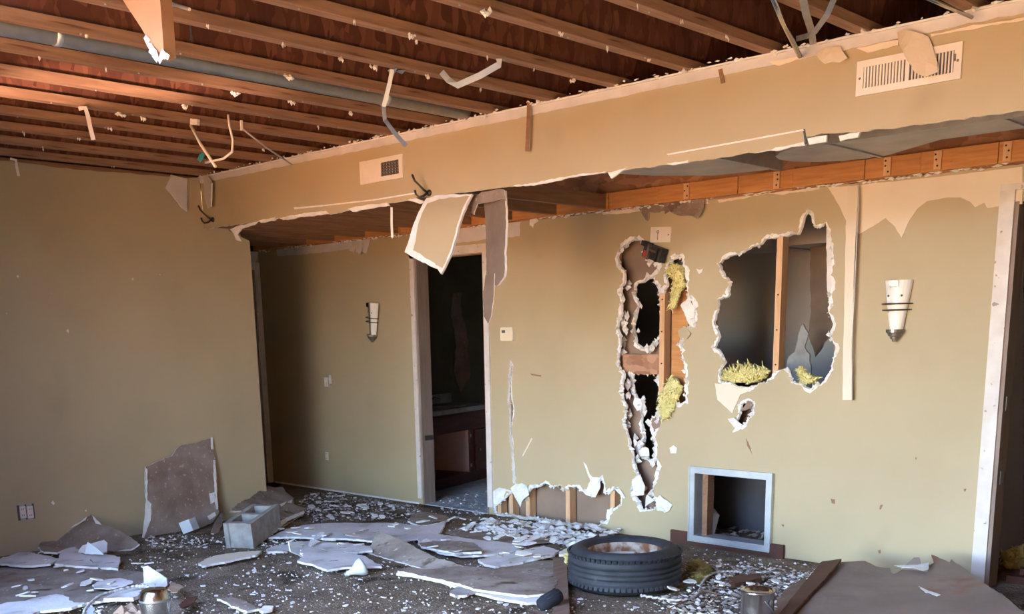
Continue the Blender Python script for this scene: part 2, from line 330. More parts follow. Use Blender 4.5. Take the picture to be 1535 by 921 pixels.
# ---- back wall: painted drywall face with every break cut through it
def BP(l): return BACK.px(l)
hole1 = [(952, 360), (959, 361), (967, 367), (967, 390), (986, 396), (981, 422), (986, 430), (987, 442), (996, 440), (1001, 425), (997, 412), (1000, 402), (1007, 391), (1013, 388), (1022, 384), (1025, 400), (1030, 425), (1032, 445), (1041, 460), (1042, 490), (1032, 490), (1017, 517), (1025, 542), (1028, 574), (1028, 602), (1012, 607), (990, 612), (983, 644), (981, 657), (982, 681), (985, 696), (981, 720), (978, 738), (986, 753), (981, 764), (962, 764), (956, 751), (947, 740), (947, 730), (956, 712), (951, 696), (948, 678), (942, 657), (935, 636), (939, 608), (931, 587), (936, 561), (927, 548), (926, 538), (929, 525), (931, 505), (926, 492), (929, 480), (932, 467), (932, 447), (931, 430), (937, 422), (937, 405), (926, 400), (927, 380), (937, 367)]
hole2 = [(1211, 316), (1217, 329), (1221, 341), (1238, 335), (1247, 367), (1246, 433), (1241, 461), (1249, 486), (1244, 505), (1252, 518), (1247, 549), (1236, 571), (1214, 584), (1198, 576), (1186, 568), (1181, 552), (1164, 556), (1151, 571), (1135, 578), (1113, 581), (1091, 574), (1079, 571), (1079, 556), (1088, 543), (1079, 527), (1071, 521), (1079, 505), (1071, 486), (1076, 461), (1076, 449), (1091, 445), (1095, 427), (1084, 408), (1075, 395), (1084, 389), (1117, 376), (1154, 357), (1198, 351), (1202, 341), (1207, 323)]
hole3 = [(742, 758), (751, 752), (761, 742), (767, 737), (780, 742), (787, 752), (796, 731), (804, 731), (818, 725), (830, 731), (839, 727), (845, 735), (853, 730), (865, 731), (874, 737), (888, 745), (894, 729), (902, 717), (906, 729), (905, 739), (917, 737), (923, 731), (931, 739), (931, 758), (921, 762), (911, 766), (910, 780), (896, 788), (845, 784), (790, 776), (742, 770)]
crack = [(765, 542), (769, 548), (766, 570), (767, 598), (770, 612), (767, 640), (770, 690), (773, 724), (770, 724), (768, 690), (764, 645), (764, 612), (762, 600), (763, 570)]
gouge = [(1112, 606), (1122, 600), (1131, 603), (1128, 618), (1120, 632), (1112, 640), (1105, 634)]
opening = [(1047, 709), (1150, 718), (1150, 830), (1047, 813)]
H1 = rag(BP(hole1), .012, .009, sd=1); H2 = rag(BP(hole2), .014, .010, sd=2); H3 = rag(BP(hole3), .012, .008, sd=3); HC = rag(BP(crack), .008, .003, sd=4); HG = rag(BP(gouge), .01, .005, sd=5)
FX0, FX1, FZ0, FZ1 = 3.275, 3.79, .065, .475; HO = [(FX0, FZ0), (FX1, FZ0), (FX1, FZ1), (FX0, FZ1)]
H3 = [(a, max(b, .012)) for a, b in H3]
D1L, D1R, D1H = .655, 1.405, 1.93; D2L, D2R, D2H = 5.085, 5.90, 1.945; XL = -1.50
out = [(XL, .004), (D1L, .004), (D1L, D1H), (D1R, D1H), (D1R, .004), (D2L, .004), (D2L, D2H), (D2R, D2H), (D2R, .004), (9.0, .004), (9.0, HB)]
out += rag([(9.0, HB), (XL, HB)], .04, .006, closed=False, sd=9)[1:]
mb = MB(); sheet(BACK, out, .013, [H1, H2, H3, HC, HG, HO], mb=mb, mi=(0, 1, 2))
wall_back = mb.build('wall_back', [PAINT, GYP, PAPERBACK], struct=True); T(wall_back, 'tan drywall smashed open in several ragged holes', 'wall')
for nm, lp, a, b, cr, cs in (('hole', H1, .003, .034, .75, .026), ('hole', H2, .002, .028, .55, .018), ('hole', H3, .002, .030, .6, .018), ('crack', HC, .001, .010, .45, .009), ('gouge', HG, .004, .024, .8, .022)):
    m_ = rimring(BACK, lp, a, b, crumbs=cr, csize=cs, sd=a*900+len(lp)); o = m_.build('torn_edge', GYP, wall_back); o['kind'] = 'stuff'
# rear skin of the stud wall, brown paper seen from inside, with its own breaks
def RP(l): return REAR.px(l)
r1 = rag(RP([(981, 413), (968, 421), (956, 424), (951, 442), (957, 455), (954, 472), (950, 490), (954, 515), (965, 523), (980, 516), (990, 500), (992, 420)]), .015, .01, sd=11)
r2 = rag(RP([(950, 560), (985, 560), (992, 612), (983, 622), (971, 633), (981, 657), (982, 684), (974, 691), (963, 683), (966, 660), (962, 631), (965, 615), (953, 592), (948, 575)]), .015, .01, sd=12)
r3 = rag(RP([(1010, 385), (1062, 380), (1062, 640), (1040, 610), (1040, 470)]), .02, .01)
r4 = rag(RP([(1050, 330), (1270, 300), (1285, 470), (1285, 560), (1285, 610), (1060, 610), (1055, 500)]), .02, .012, sd=14)
r5 = RP([(1040, 690), (1162, 690), (1162, 850), (1040, 835)])
rout = [(XL, .004), (D1L, .004), (D1L, D1H), (D1R, D1H), (D1R, .004), (D2L, .004), (D2L, D2H), (D2R, D2H), (D2R, .004), (9.0, .004), (9.0, HB), (XL, HB)]
mb = MB(); sheet(REAR, rout, .013, [r1, r2, r4, r5], mb=mb, mi=(0, 1, 2)); rear = mb.build('rear_drywall', [PAPERBACK, GYP, DARKROOM], wall_back)
for lp in (r1, r2):
    o = rimring(REAR, lp, .004, .03, crumbs=.7, csize=.03, sd=3).build('torn_edge', GYP, wall_back); o['kind'] = 'stuff'
o = rimring(REAR, r4, .003, .02, crumbs=.25, csize=.012, sd=6).build('torn_edge', GYP, wall_back); o['kind'] = 'stuff'
mb = MB(); rr = random.Random(21)
for (px, py, d) in ((932, 412, 9), (938, 428, 10), (934, 448, 9), (938, 470, 10), (933, 482, 11), (940, 495, 8), (934, 512, 10), (931, 532, 9), (946, 562, 9), (940, 575, 11), (939, 590, 9), (959, 600, 8), (964, 614, 9), (944, 622, 9), (942, 636, 8), (950, 660, 9), (960, 668, 10), (956, 690, 8), (980, 700, 8), (964, 735, 9), (976, 745, 9), (960, 455, 7), (953, 500, 6), (984, 518, 7), (970, 525, 8)):
    p = W(px, py, 'y', .03+rr.random()*.04)
    for k in range(3): mb.blob(p+V((rr.uniform(-.02, .02), rr.uniform(-.015, .015), rr.uniform(-.02, .02))), (d*.0026, .02, d*.0032), 0, rr)
o = mb.build('gypsum_lumps', GYP, wall_back); o['kind'] = 'stuff'
# studs: found by where they show in the breaks, 2x4 on edge between the skins
def stud(x, z0=.0, z1=HB, m=STUD, w=.038, d=(.016, .083)):
    mb = MB(); mb.span((x-w/2, d[0], z0), (x+w/2, d[1], z1)); return mb.build('stud', m, wall_back)
xs1 = BP([(990, 500)])[0][0]; xs2 = BP([(1164, 450)])[0][0]
for x in (xs1, xs2): stud(x)
for px in (746, 764, 789, 849, 916): stud(BP([(px, 760)])[0][0])
for px in (440, 520, 600): stud(BP([(px, 600)])[0][0])
for x in (4.55, 4.95, 6.0, 6.5): stud(x)
stud(D1L-.03); stud(BP([(1251, 470)])[0][0]+.02, m=STUD); stud(BP([(1063, 470)])[0][0]-.012, m=DARKLUMBER)
mb = MB(); mb.span((xs1+.05, .055, .95), (xs1+.17, .083, 1.75)); mb.build('backing_board', PINE, wall_back)
a = BP([(936, 532), (985, 562)]); mb = MB(); mb.span((a[0][0]-.05, .045, a[1][1]), (xs1-.02, .083, a[0][1])); mb.build('blocking', OSBW, wall_back)
mb = MB(); mb.span((XL, .015, .0), (D1L, .083, .036)); mb.span((D1R, .015, 0), (FX0-.03, .083, .01)); mb.build('sole_plate', STUD, wall_back)
# nails on the two bare studs
for x in (xs1, xs2):
    for z in (.95, 1.15, 1.35, 1.55): mb = MB(); mb.lathe([(.0, .003), (.005, .003), (.005, 0)], 8, (x, .016, z), R=Matrix.Rotation(pi/2, 3, 'X')); mb.build('nail', BLACKMETAL, wall_back)
# white split lath on the right edge of the big hole
a = BP([(1237, 342), (1247, 342), (1248, 440), (1242, 452), (1238, 430)]); mb = sheet(Frame((0, .012, 0), (1, 0, 0), (0, 0, 1)), rag(a, .02, .004), .01); mb.build('lath', [TRIM, TRIM, TRIM], wall_back)
# ledger on top of the wall and strand board above it
segs = [-1.5, -.3, .55, 1.42, 2.6, 2.98, 3.55, 3.9, 4.32, 4.62, 5.0, 5.6, 6.6, 7.8, 9]
for i in range(len(segs)-1):
    mb = MB(); e = .004 if i % 2 else 0; mb.span((segs[i]+.0015, -.048-e, HB+.008), (segs[i+1]-.0015, -.008, HB+.106)); mb.build('ledger', PINE, wall_back)
mb = MB(); mb.span((-1.5, -.006, HB+.0), (9, .03, H+.302)); mb.build('sheathing', OSBW, wall_back)
mb = MB(); mb.span((-.15, FY, 2.478), (-.10, 0, H+.302)); mb.build('rim_board', WEB, wall_left)
for px in (1030, 1165, 1330, 1405, 1508):
    x = W(px, 260, 'y', -.055).x; mb = MB(); mb.span((x-.019, -.062, HB+.012), (x+.019, -.0525, HB+.102)); o = mb.build('joist_stub', STUD, wall_back)
    for dz in (.03, .06, .085): mb = MB(); mb.lathe([(0, .002), (.005, .002), (.005, 0)], 7, (x+random.uniform(-.012, .012), -.062, HB+dz), R=Matrix.Rotation(pi/2, 3, 'X')); mb.build('nail', BLACKMETAL, o)
# ragged paper and gypsum crest along the top of the wall
mb = MB(); pts = [(x*.03-1.45) for x in range(int(10.3/.03))]
for x in pts:
    if noise.noise((x*3, 0, 5)) > -.12: d = random.uniform(.004, .013); mb.blob((x, -.012-random.random()*.02, HB+random.uniform(-.008, .012)), (.022, d, d))
o = mb.build('torn_edge', GYP, wall_back); o['kind'] = 'stuff'
# bare primer and tape zones: thin peeled-paint layers with their own edges
def skin(name, pix, m, fr=BACK, h=.0035, amp=.004, par=None, seg=.02):
    mb = sheet(Frame(fr.o+fr.n*h, fr.u, fr.v), rag(fr.px(pix), seg, amp, sd=len(pix)), h*.9); return mb.build(name, [m, GYP, m], par or wall_back)
skin('bare_drywall', [(1241, 281), (1262, 280), (1400, 266), (1533, 250), (1533, 306), (1500, 309), (1480, 312), (1476, 304), (1462, 311), (1455, 303), (1440, 296), (1415, 297), (1390, 302), (1376, 313), (1364, 330), (1352, 357), (1342, 340), (1328, 327), (1313, 337), (1288, 351), (1272, 338), (1258, 308)], PRIMER, amp=.002)
skin('joint_tape', [(414, 371), (499, 361), (556, 355), (549, 380), (530, 372), (500, 377), (450, 382), (416, 384)], TAPE)
skin('joint_tape', [(660, 345), (724, 338), (780, 331), (779, 354), (756, 357), (720, 360), (690, 364), (660, 366)], TAPE)
skin('bare_drywall', [(900, 316), (1000, 305), (1062, 299), (1062, 306), (1010, 310), (940, 320), (905, 322)], PRIMER)
skin('bare_drywall', [(1076, 300), (1230, 280), (1228, 284), (1170, 292), (1150, 290), (1120, 297), (1078, 304)], PRIMER)
skin('paint_chip', [(1044, 403), (1049, 405), (1054, 403), (1052, 408), (1048, 411)], GYP, amp=.001)
skin('paint_chip', [(1004, 672), (1010, 668), (1015, 672), (1014, 680), (1006, 680)], GYP, amp=.001)
skin('paint_scrape', [(875, 693), (879, 697), (884, 711), (893, 720), (886, 722), (880, 708)], GYP, amp=.002)
skin('paint_scrape', [(797, 657), (799, 658), (785, 684), (783, 684)], PRIMER, amp=.001)
skin('paint_scrape', [(1072, 575), (1092, 576), (1118, 582), (1128, 584), (1110, 592), (1098, 620), (1090, 612), (1076, 600)], PRIMER, amp=.003)
for pl in ([(1245, 748), (1252, 749), (1252, 756), (1247, 755)], [(1320, 757), (1324, 757), (1321, 764), (1318, 764)], [(1316, 826), (1320, 824), (1321, 829), (1318, 831)], [(1172, 786), (1176, 787), (1175, 790), (1172, 789)], [(795, 560), (812, 563), (811, 565), (797, 563)], [(1445, 733), (1449, 733), (1448, 737), (1445, 737)], [(1372, 685), (1375, 687), (1373, 691)]):
    skin('scuff', pl, DARKLUMBER, amp=.001, h=.001)
# loose paper flaps around the holes
def flap(pix, fr, m=GYP, tilt=0., h=.012, th=.004, par=None, name='paper_flap', bend=.02, axis='v', mats=None):
    L = rag(fr.px(pix), .015, .004, sd=pix[0][0]); cx = sum(q[0] for q in L)/len(L); hi = max(q[1] for q in L)
    f = Frame(fr.o+fr.n*h, fr.u, fr.v)
    w = lambda a, b: (hi-b)*tilt+bend*noise.noise((a*9, b*9, pix[0][0]*.1))
    return sheet(f, L, th, warp=w, res=.025).build(name, mats or [m, GYP, m], par or wall_back)
flap([(738, 738), (750, 731), (766, 736), (760, 746), (748, 756), (740, 762)], BACK, h=.006)
flap([(768, 732), (776, 722), (790, 728), (797, 741), (787, 752), (785, 760), (778, 748)], BACK, h=.006, tilt=.2)
flap([(871, 731), (880, 737), (889, 715), (898, 716), (899, 730), (893, 746), (880, 742)], BACK, h=.008, bend=.03)
flap([(924, 732), (932, 733), (938, 746), (936, 748)], BACK, h=.01)
flap([(911, 764), (920, 761), (919, 770), (910, 778)], BACK, h=.006)
flap([(946, 738), (950, 718), (961, 711), (969, 730), (966, 742), (955, 744)], BACK, h=.004)
flap([(968, 760), (972, 742), (986, 752), (985, 765), (992, 770), (1005, 766), (1009, 757), (998, 748), (992, 742), (988, 748)], BACK, h=.012, bend=.04)
flap([(1022, 458), (1032, 448), (1043, 461), (1042, 478), (1044, 492), (1034, 488), (1029, 472)], BACK, h=.008, bend=.03)
flap([(1018, 496), (1027, 489), (1038, 500), (1032, 508), (1022, 507)], BACK, h=.012, mats=[PAINT, GYP, GYP])
flap([(977, 632), (986, 622), (992, 630), (990, 640), (983, 644)], BACK, h=.006, mats=[PAPERBACK, GYP, GYP], bend=.02)
flap([(952, 668), (962, 664), (976, 672), (977, 684), (964, 684), (958, 680)], REAR, h=.03, bend=.03)
flap([(955, 596), (966, 600), (968, 614), (958, 616), (953, 606)], REAR, h=.02, bend=.03)
flap([(1110, 617), (1122, 601), (1130, 604), (1126, 612)], BACK, h=.004, mats=[PAPERBACK, GYP, GYP])
flap([(1093, 628), (1104, 626), (1112, 636), (1126, 646), (1127, 656), (1118, 663), (1100, 660), (1095, 652), (1103, 642)], BACK, h=.006, bend=.03)
flap([(1119, 656), (1124, 668), (1130, 686), (1120, 668)], BACK, h=.003, m=DARKLUMBER, th=.002, bend=.0)
flap([(960, 312), (975, 309), (985, 304), (1002, 303), (1000, 316), (985, 320), (976, 318), (974, 332), (970, 330)], BACK, h=.012, mats=[DIRTYBACK, GYP, GYP], bend=.05)
flap([(1000, 305), (1025, 297), (1040, 300), (1060, 299), (1060, 314), (1052, 329), (1040, 324), (1028, 325), (1012, 318), (1002, 322)], BACK, h=.016, mats=[DIRTYBACK, GYP, GYP], bend=.06, tilt=.25)
flap([(796, 330), (806, 327), (810, 332), (803, 336), (800, 342), (796, 338)], BACK, h=.01, bend=.03)
flap([(524, 375), (538, 366), (535, 372), (530, 379)], BACK, h=.015, m=TAPE); flap([(537, 377), (548, 362), (549, 366), (545, 382)], BACK, h=.02, m=TAPE, tilt=.2)
# rooms behind the stud wall
mb = MB(); mb.span((1.72, 1.15, 0), (4.8, 1.22, 2.43)); o = mb.build('wall_rear_room', DARKROOM, struct=True); T(o, 'grey wall facing the wide hole in the rear room', 'wall')
mb = MB(); mb.span((-3, 2.5, 0), (9.05, 2.6, 2.8)); o = mb.build('wall_beyond', DARKROOM, struct=True); T(o, 'dark grey wall of the room beyond the holes', 'wall')
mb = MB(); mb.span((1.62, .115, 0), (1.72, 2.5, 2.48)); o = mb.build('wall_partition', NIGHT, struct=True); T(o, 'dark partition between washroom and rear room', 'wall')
mb = MB(); mb.span((4.80, .115, 0), (4.88, 2.5, 2.48)); o = mb.build('wall_divider', DARKROOM, struct=True); T(o, 'dark divider beside the doorway next to bare drywall', 'wall')
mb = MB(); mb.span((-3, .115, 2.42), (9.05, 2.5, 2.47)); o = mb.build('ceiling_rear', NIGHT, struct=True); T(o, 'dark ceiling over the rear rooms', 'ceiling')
mb = MB(); mb.span((-.62, .115, 0), (-.52, 2.5, 2.42)); o = mb.build('wall_washroom', GREENROOM, struct=True); T(o, 'dark olive washroom wall behind the vanity', 'wall')
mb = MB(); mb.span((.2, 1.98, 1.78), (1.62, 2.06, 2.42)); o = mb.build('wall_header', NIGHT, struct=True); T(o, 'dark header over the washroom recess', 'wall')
# side, front walls (front stands open to daylight)
mb = MB(); mb.span((9.0, FY-.12, 0), (9.1, 2.6, 2.8)); o = mb.build('wall_right', PAINT, struct=True); T(o, 'tan side wall beside the rear doorway', 'wall')
mb = MB(); P0 = [(-.12, 0), (1.9, 0), (1.9, 1.95), (3.8, 1.95), (3.8, 0), (4.0, 0), (4.0, 1.95), (6.0, 1.95), (6.0, .0), (9.1, 0), (9.1, 2.78), (-.12, 2.78)]
sheet(Frame((0, FY, 0), (1, 0, 0), (0, 0, 1)), P0, .12, mb=mb); o = mb.build('wall_front', [PAINT, TRIM, PAINT], struct=True); T(o, 'front wall with two wide open bays', 'wall')
mb = MB(); mb.span((.002, -4.45, 0), (1.8, -4.34, H-.002)); o = mb.build('wall_light_block', PAINT, struct=True); T(o, 'unseen tan partition added to shade the left wall', 'wall')  # unseen partition added to keep daylight off the left wall
# hall end wall with its door opening
mb = MB(); sheet(Frame((-1.5, 0, 0), (0, 1, 0), (0, 0, 1)), [(-1.16, 0), (-.93, 0), (-.93, 1.96), (-.06, 1.96), (-.06, 0), (0, 0), (0, HB), (-1.16, HB)], .1, mb=mb)
wh = mb.build('wall_hall', [PAINT, GYP, PAPERBACK], struct=True); T(wh, 'short hall end wall with dark doorway', 'wall')
mb = MB(); sheet(Frame((-1.498, 0, 0), (0, 1, 0), (0, 0, 1)), [(-.9, 2.02), (-.03, 2.02), (.0, 2.10), (0, HB), (-.9, HB)], .001, mb=mb); mb.build('bare_drywall', [TAPE, TAPE, TAPE], wh)
mb = MB(); mb.span((-1.6, -1.16, 0), (-.1, -1.06, HB)); o = mb.build('wall_hall_side', PAINT, struct=True); T(o, 'hidden side wall of the short hall', 'wall')
mb = MB(); mb.span((-3, -1.3, 0), (-.1, -1.16, 2.8)); o = mb.build('wall_outer', PAINT, struct=True); T(o, 'outer wall closing the hall from outdoors', 'wall')
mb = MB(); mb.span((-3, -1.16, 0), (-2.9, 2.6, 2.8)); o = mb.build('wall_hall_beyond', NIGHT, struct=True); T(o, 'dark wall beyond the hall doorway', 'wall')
def casing(name, label, parts):
    t = thing(name, parts[0][1]); t['kind'] = 'structure'; T(t, label, 'door frame')
    for (nm, a, b, m) in parts: mb = MB(); mb.span(a, b); mb.build(nm, m, t)
    return t
casing('door_3', 'white cased dark doorway at the end of the hall', [('casing', (-1.5, -.06, .003), (-1.482, -.003, 2.02), TRIM), ('head_casing', (-1.5, -.9, 1.955), (-1.4821, -.0605, 2.02), TRIM), ('jamb', (-1.598, -.075, .003), (-1.5, -.06, 1.955), JAMB)])
d1 = casing('door_1', 'battered white cased doorway into the washroom', [('casing', (D1L-.052, -.016, .05), (D1L-.006, 0, 2.0), TRIM), ('jamb', (D1L-.004, -.004, .003), (D1L+.016, .115, 1.93), JAMB), ('casing', (D1R+.002, -.016, .06), (D1R+.052, 0, 1.94), TRIM), ('jamb', (D1R-.014, -.004, .003), (D1R, .115, 1.93), JAMB), ('head_casing', (D1L-.05, -.016, 1.935), (D1R+.05, 0, 1.995), TRIM), ('hinge', (D1L+.016, .02, .52), (D1L+.02, .10, .56), BRONZE)])
d2 = casing('door_2', 'white cased doorway beside bare cream drywall', [('casing', (D2L-.075, -.018, .003), (D2L-.004, 0, 2.0), TRIM), ('jamb', (D2L-.004, -.006, .003), (D2L+.016, .115, 1.945), JAMB), ('head_casing', (D2L-.075, -.018, 2.0), (D2R+.07, 0, 2.03), TRIM), ('jamb', (D2R-.016, -.006, .003), (D2R, .115, 1.945), JAMB), ('strike_plate', (D2L+.016, .03, .93), (D2L+.02, .075, 1.0), BRONZE), ('strike_plate', (D2L+.016, .03, .55), (D2L+.02, .075, .62), BRONZE)])
# remaining piece of the left door's pocket edge, baseboard scrap and sill dust line
mb = MB(); mb.span((-1.45, -.01, 0), (D1L-.05, 0, .014)); o = mb.build('baseboard_back', GYP, struct=True); T(o, 'chalky line where the hall baseboard was', 'baseboard')

# ---- soffit
def SP(l): return SOF.px(l)
bot = SP([(330, 340), (384, 333), (440, 325), (485, 318), (494, 322), (520, 316), (526, 312), (580, 305), (612, 300), (622, 296), (640, 296), (700, 288), (760, 280), (800, 276), (870, 262), (912, 258), (917, 266), (932, 256), (1000, 247), (1080, 236), (1160, 224), (1206, 214), (1209, 205), (1240, 200), (1290, 197), (1400, 185), (1480, 172), (1535, 166)])
bot[0] = (.002, bot[0][1]); lo = rag(bot, .025, .005, closed=False, sd=21)
mb = MB(); sheet(SOF, lo+[(9.0, 2.14), (9.0, H+.004), (.002, H+.004)], .013, mb=mb)
soffit = mb.build('ceiling_soffit', [PAINT, GYP, PAPERBACK], struct=True); T(soffit, 'tan dropped soffit running across the room under the joists', 'soffit')
mb = MB(); sheet(Frame((0, SY-.006, 0), (1, 0, 0), (0, 0, 1)), rag([(0, 2.44), (4.0, 2.435), (9, 2.445), (9, 2.485), (0, 2.485)], .05, .003, sd=3), .006); mb.m; mb = sheet(Frame((0, SY-.006, 0), (1, 0, 0), (0, 0, 1)), rag([(0.003, 2.437), (4.2, 2.432), (9, 2.44), (9, 2.483), (0.003, 2.483)], .05, .004, sd=3), .0058)
mb.build('joint_tape', [TAPE, GYP, TAPE], soffit)
mb = MB(); mb.span((0.003, SY-.02, 2.472), (9, SY-.0061, 2.479)); mb.build('paper_lip', GYP, soffit)
mb = MB()
for i in range(220):
    x = random.uniform(.05, 5.8); d = random.uniform(.002, .007); mb.blob((x, SY-.018-random.random()*.02, 2.478+random.uniform(-.006, .012)), (d*2.5, d, d))
o = mb.build('torn_edge', GYP, soffit); o['kind'] = 'stuff'
# broken white lower lip of the soffit, in separate lengths
for k, pl in enumerate(([(388, 331), (413, 326), (413, 330), (392, 334)], [(420, 327), (455, 320), (488, 316), (494, 321), (460, 325), (425, 330)], [(522, 313), (550, 307), (580, 304), (584, 309), (555, 313), (530, 318)], [(612, 300), (624, 297), (640, 303), (630, 306)], [(770, 279), (800, 274), (870, 261), (910, 257), (906, 260), (860, 266), (800, 279)], [(912, 259), (940, 252), (930, 258), (917, 268)], [(1000, 246), (1032, 240), (1032, 244), (1010, 248)], [(1130, 230), (1206, 213), (1207, 218), (1160, 226)], [(1211, 208), (1240, 203), (1239, 213), (1213, 217)], [(1258, 204), (1290, 198), (1286, 206), (1260, 212)], [(345, 344), (360, 338), (385, 333), (380, 338), (362, 343), (356, 352), (361, 362), (354, 360), (350, 350)])):
    mb = sheet(Frame((0, SY-.004, 0), (1, 0, 0), (0, 0, 1)), rag(SP(pl), .02, .004, sd=k), .012, warp=lambda a, b: .006*noise.noise((a*20, b*20, 3)), res=.05); mb.build('torn_lip', [GYP, GYP, GYP], soffit)
# lifted strips (fine proud edge of the bottom corner bead)
for pl in ([(441, 311), (480, 308), (560, 299), (622, 289), (622, 291), (560, 301), (480, 310), (442, 314)], [(1000, 231), (1100, 213), (1204, 194), (1206, 196), (1100, 215.5), (1002, 233)]):
    mb = sheet(Frame((0, SY-.004, 0), (1, 0, 0), (0, 0, 1)), SP(pl), .004); mb.build('bead_edge', [GYP, GYP, GYP], soffit)
mb = sheet(Frame((0, SY-.003, 0), (1, 0, 0), (0, 0, 1)), SP([(1204, 194), (1207, 194), (1210, 216), (1207, 216)]), .003); mb.build('crack', [NIGHT, NIGHT, NIGHT], soffit)
mb = sheet(Frame((0, SY-.0075, 0), (1, 0, 0), (0, 0, 1)), SP([(1078, 105), (1084, 103), (1088, 124), (1082, 126)]), .002); mb.build('stain', [DARKLUMBER, DARKLUMBER, DARKLUMBER], soffit)
# framing inside the dropped strip
for x in (-1.1, -.7, -.3, .10, .51, .92, 1.32, 1.73, 2.14, 2.56):
    mb = MB(); mb.span((x-.019, SY+.05, HB+.012), (x+.019, -.05, HB+.10)); mb.build('soffit_joist', DARKLUMBER, soffit)
mb = MB(); mb.span((0, SY+.014, HB+.035), (9, SY+.05, HB+.10)); mb.build('soffit_rail', DARKLUMBER, soffit)

# ------------------------------------------------------------------ ducts and hardware overhead
def P3(px, py, ax, v): return W(px, py, ax, v)
# main duct: rounded end
t = thing('air_duct', (4.6, -.7, 2.20))
za, zb = 2.17, 2.42; fd = Frame((0, 0, zb), (1, 0, 0), (0, 1, 0))
loop = [(4.60, -1.01), (4.44, -.985), (4.32, -.93), (4.24, -.84), (4.205, -.74), (4.22, -.62), (4.29, -.52), (4.40, -.45), (4.52, -.43), (4.60, -.46)]
mb = sheet(fd, loop, zb-za); mb.build('rounded_end', [DUCT]*3, t)
mb = sheet(fd, [(4.605, -1.02), (8.9, -1.02), (8.9, -.70), (4.98, -.70), (4.605, -.455)], zb-za+.004); mb.build('duct_body', [DUCT]*3, t)
for x in (4.60, 5.35, 6.2): mb = MB(); mb.span((x-.010, -1.028, za-.012), (x+.010, -.46 if x < 4.7 else -.695, zb+.003)); mb.build('seam', GALV, t)
mb = MB(); mb.span((4.61, -1.026, za-.010), (8.9, -1.010, za+.012)); mb.build('folded_rim', GALV, t)
T(t, 'wide dull galvanised duct with rounded end above the ledger', 'duct')
t = thing('duct_branch', (3.8, -.8, 2.16)); mb = sheet(Frame((0, 0, 2.40), (1, 0, 0), (0, 1, 0)), [(3.42, -1.02), (3.62, -1.15), (4.08, -1.18), (4.08, -.50), (3.72, -.55), (3.50, -.80)], .235); mb.build('branch_body', [DUCT]*3, t)
mb = MB(); mb.span((4.06, -1.19, 2.155), (4.085, -.49, 2.41)); mb.build('collar', GALV, t); T(t, 'tapered sheet metal duct branch beside the rounded duct', 'duct')
# galvanised vent pipe slung along one joist bay
a, b = W(-40, 22, 'z', 2.50), W(690, 178, 'z', 2.50); xm = (a.x+b.x)/2
t = thing('vent_pipe', (xm, -3, 2.48)); mb = MB(); mb.tube([(xm, FY+.1, 2.515), (xm, -4, 2.513), (xm, SY-.02, 2.515)], .042, 20); mb.build('pipe', GALV, t)
for y in (-3.62, -2.0, -5.2): mb = MB(); mb.tube([(xm, y-.012, 2.514), (xm, y+.012, 2.514)], .0445, 20); mb.build('coupling', ALU, t)
T(t, 'long galvanised vent pipe slung between the ceiling joists', 'pipe')
# hanging wooden strip
f = Frame(W(240, 60, 'y', -3.72), (1, .12, 0), (.0, 0, 1)); p = f.px([(176, -20), (184, 0), (213, 44), (228, 72), (236, 88), (246, 84), (243, 40), (240, 0), (238, -20)])
mb = sheet(f, p, .045); t = mb.build('plywood_strip', [WOODHANG, WOODHANG, WOODHANG]); T(t, 'tapered tan wood strip hanging down below the joists', 'wood strip')
mb = MB()
for (px, py) in ((222, 60), (226, 68), (230, 76), (236, 84), (246, 83), (252, 85), (241, 88)):
    q = f.px([(px, py)])[0]; mb.blob(f.at(*q, .004), (.02, .014, .018))
o = mb.build('gypsum_crumbs', GYP, t); o['kind'] = 'stuff'
# gypsum scraps stuck under the joists
scr = [(735, 13, 18), (617, 52, 12), (622, 62, 7), (540, 28, 5), (843, 48, 8), (910, 70, 7), (856, 119, 10), (800, 103, 4), (730, 84, 6), (510, 85, 9), (560, 98, 12), (640, 112, 8), (720, 132, 6), (800, 152, 9), (1027, 105, 14), (972, 89, 7), (910, 70, 6), (1032, 28, 5), (1094, 53, 7), (965, 5, 4), (1160, 78, 12), (1295, 44, 13), (1250, 18, 5), (1478, 6, 12), (430, 112, 20), (350, 139, 16), (275, 158, 10), (428, 155, 10), (312, 38, 5), (425, 64, 6), (58, 85, 4), (160, 101, 5), (130, 53, 5), (180, 169, 12), (215, 176, 9), (120, 207, 6), (165, 191, 6), (470, 190, 4), (510, 172, 9), (720, 174, 10), (640, 190, 8), (390, 225, 5), (65, 220, 4), (170, 250, 5), (40, 196, 4), (445, 232, 4)]
for (px, py, d) in scr:
    p = W(px, py, 'z', H-.003)
    s = d*p.to_3d().__sub__(CAM).length/FPX*.5; mb = MB()
    n0 = round((J0-p.x)/JS); p.x = J0-n0*JS+max(-.025, min(.025, p.x-(J0-n0*JS)))
    for k in range(3 if d < 8 else 6): mb.blob(p+V((random.uniform(-.5, .5)*s*.6, random.uniform(-1, 1)*s*.9, random.uniform(-.012, .0))), (s*.35, s*.5, .008+.006*random.random()))
    mb.build('gypsum_scrap', GYP, ceiling)
for n in range(0, 10):
    for k in range(5):
        y = SY-.25-k*.48-random.random()*.25; mb = MB(); mb.lathe([(0, -.006), (.005, -.005), (.004, 0)], 6, (J0-n*JS+random.uniform(-.012, .012), y, H-.0)); mb.build('nail_head', GALV, ceiling)
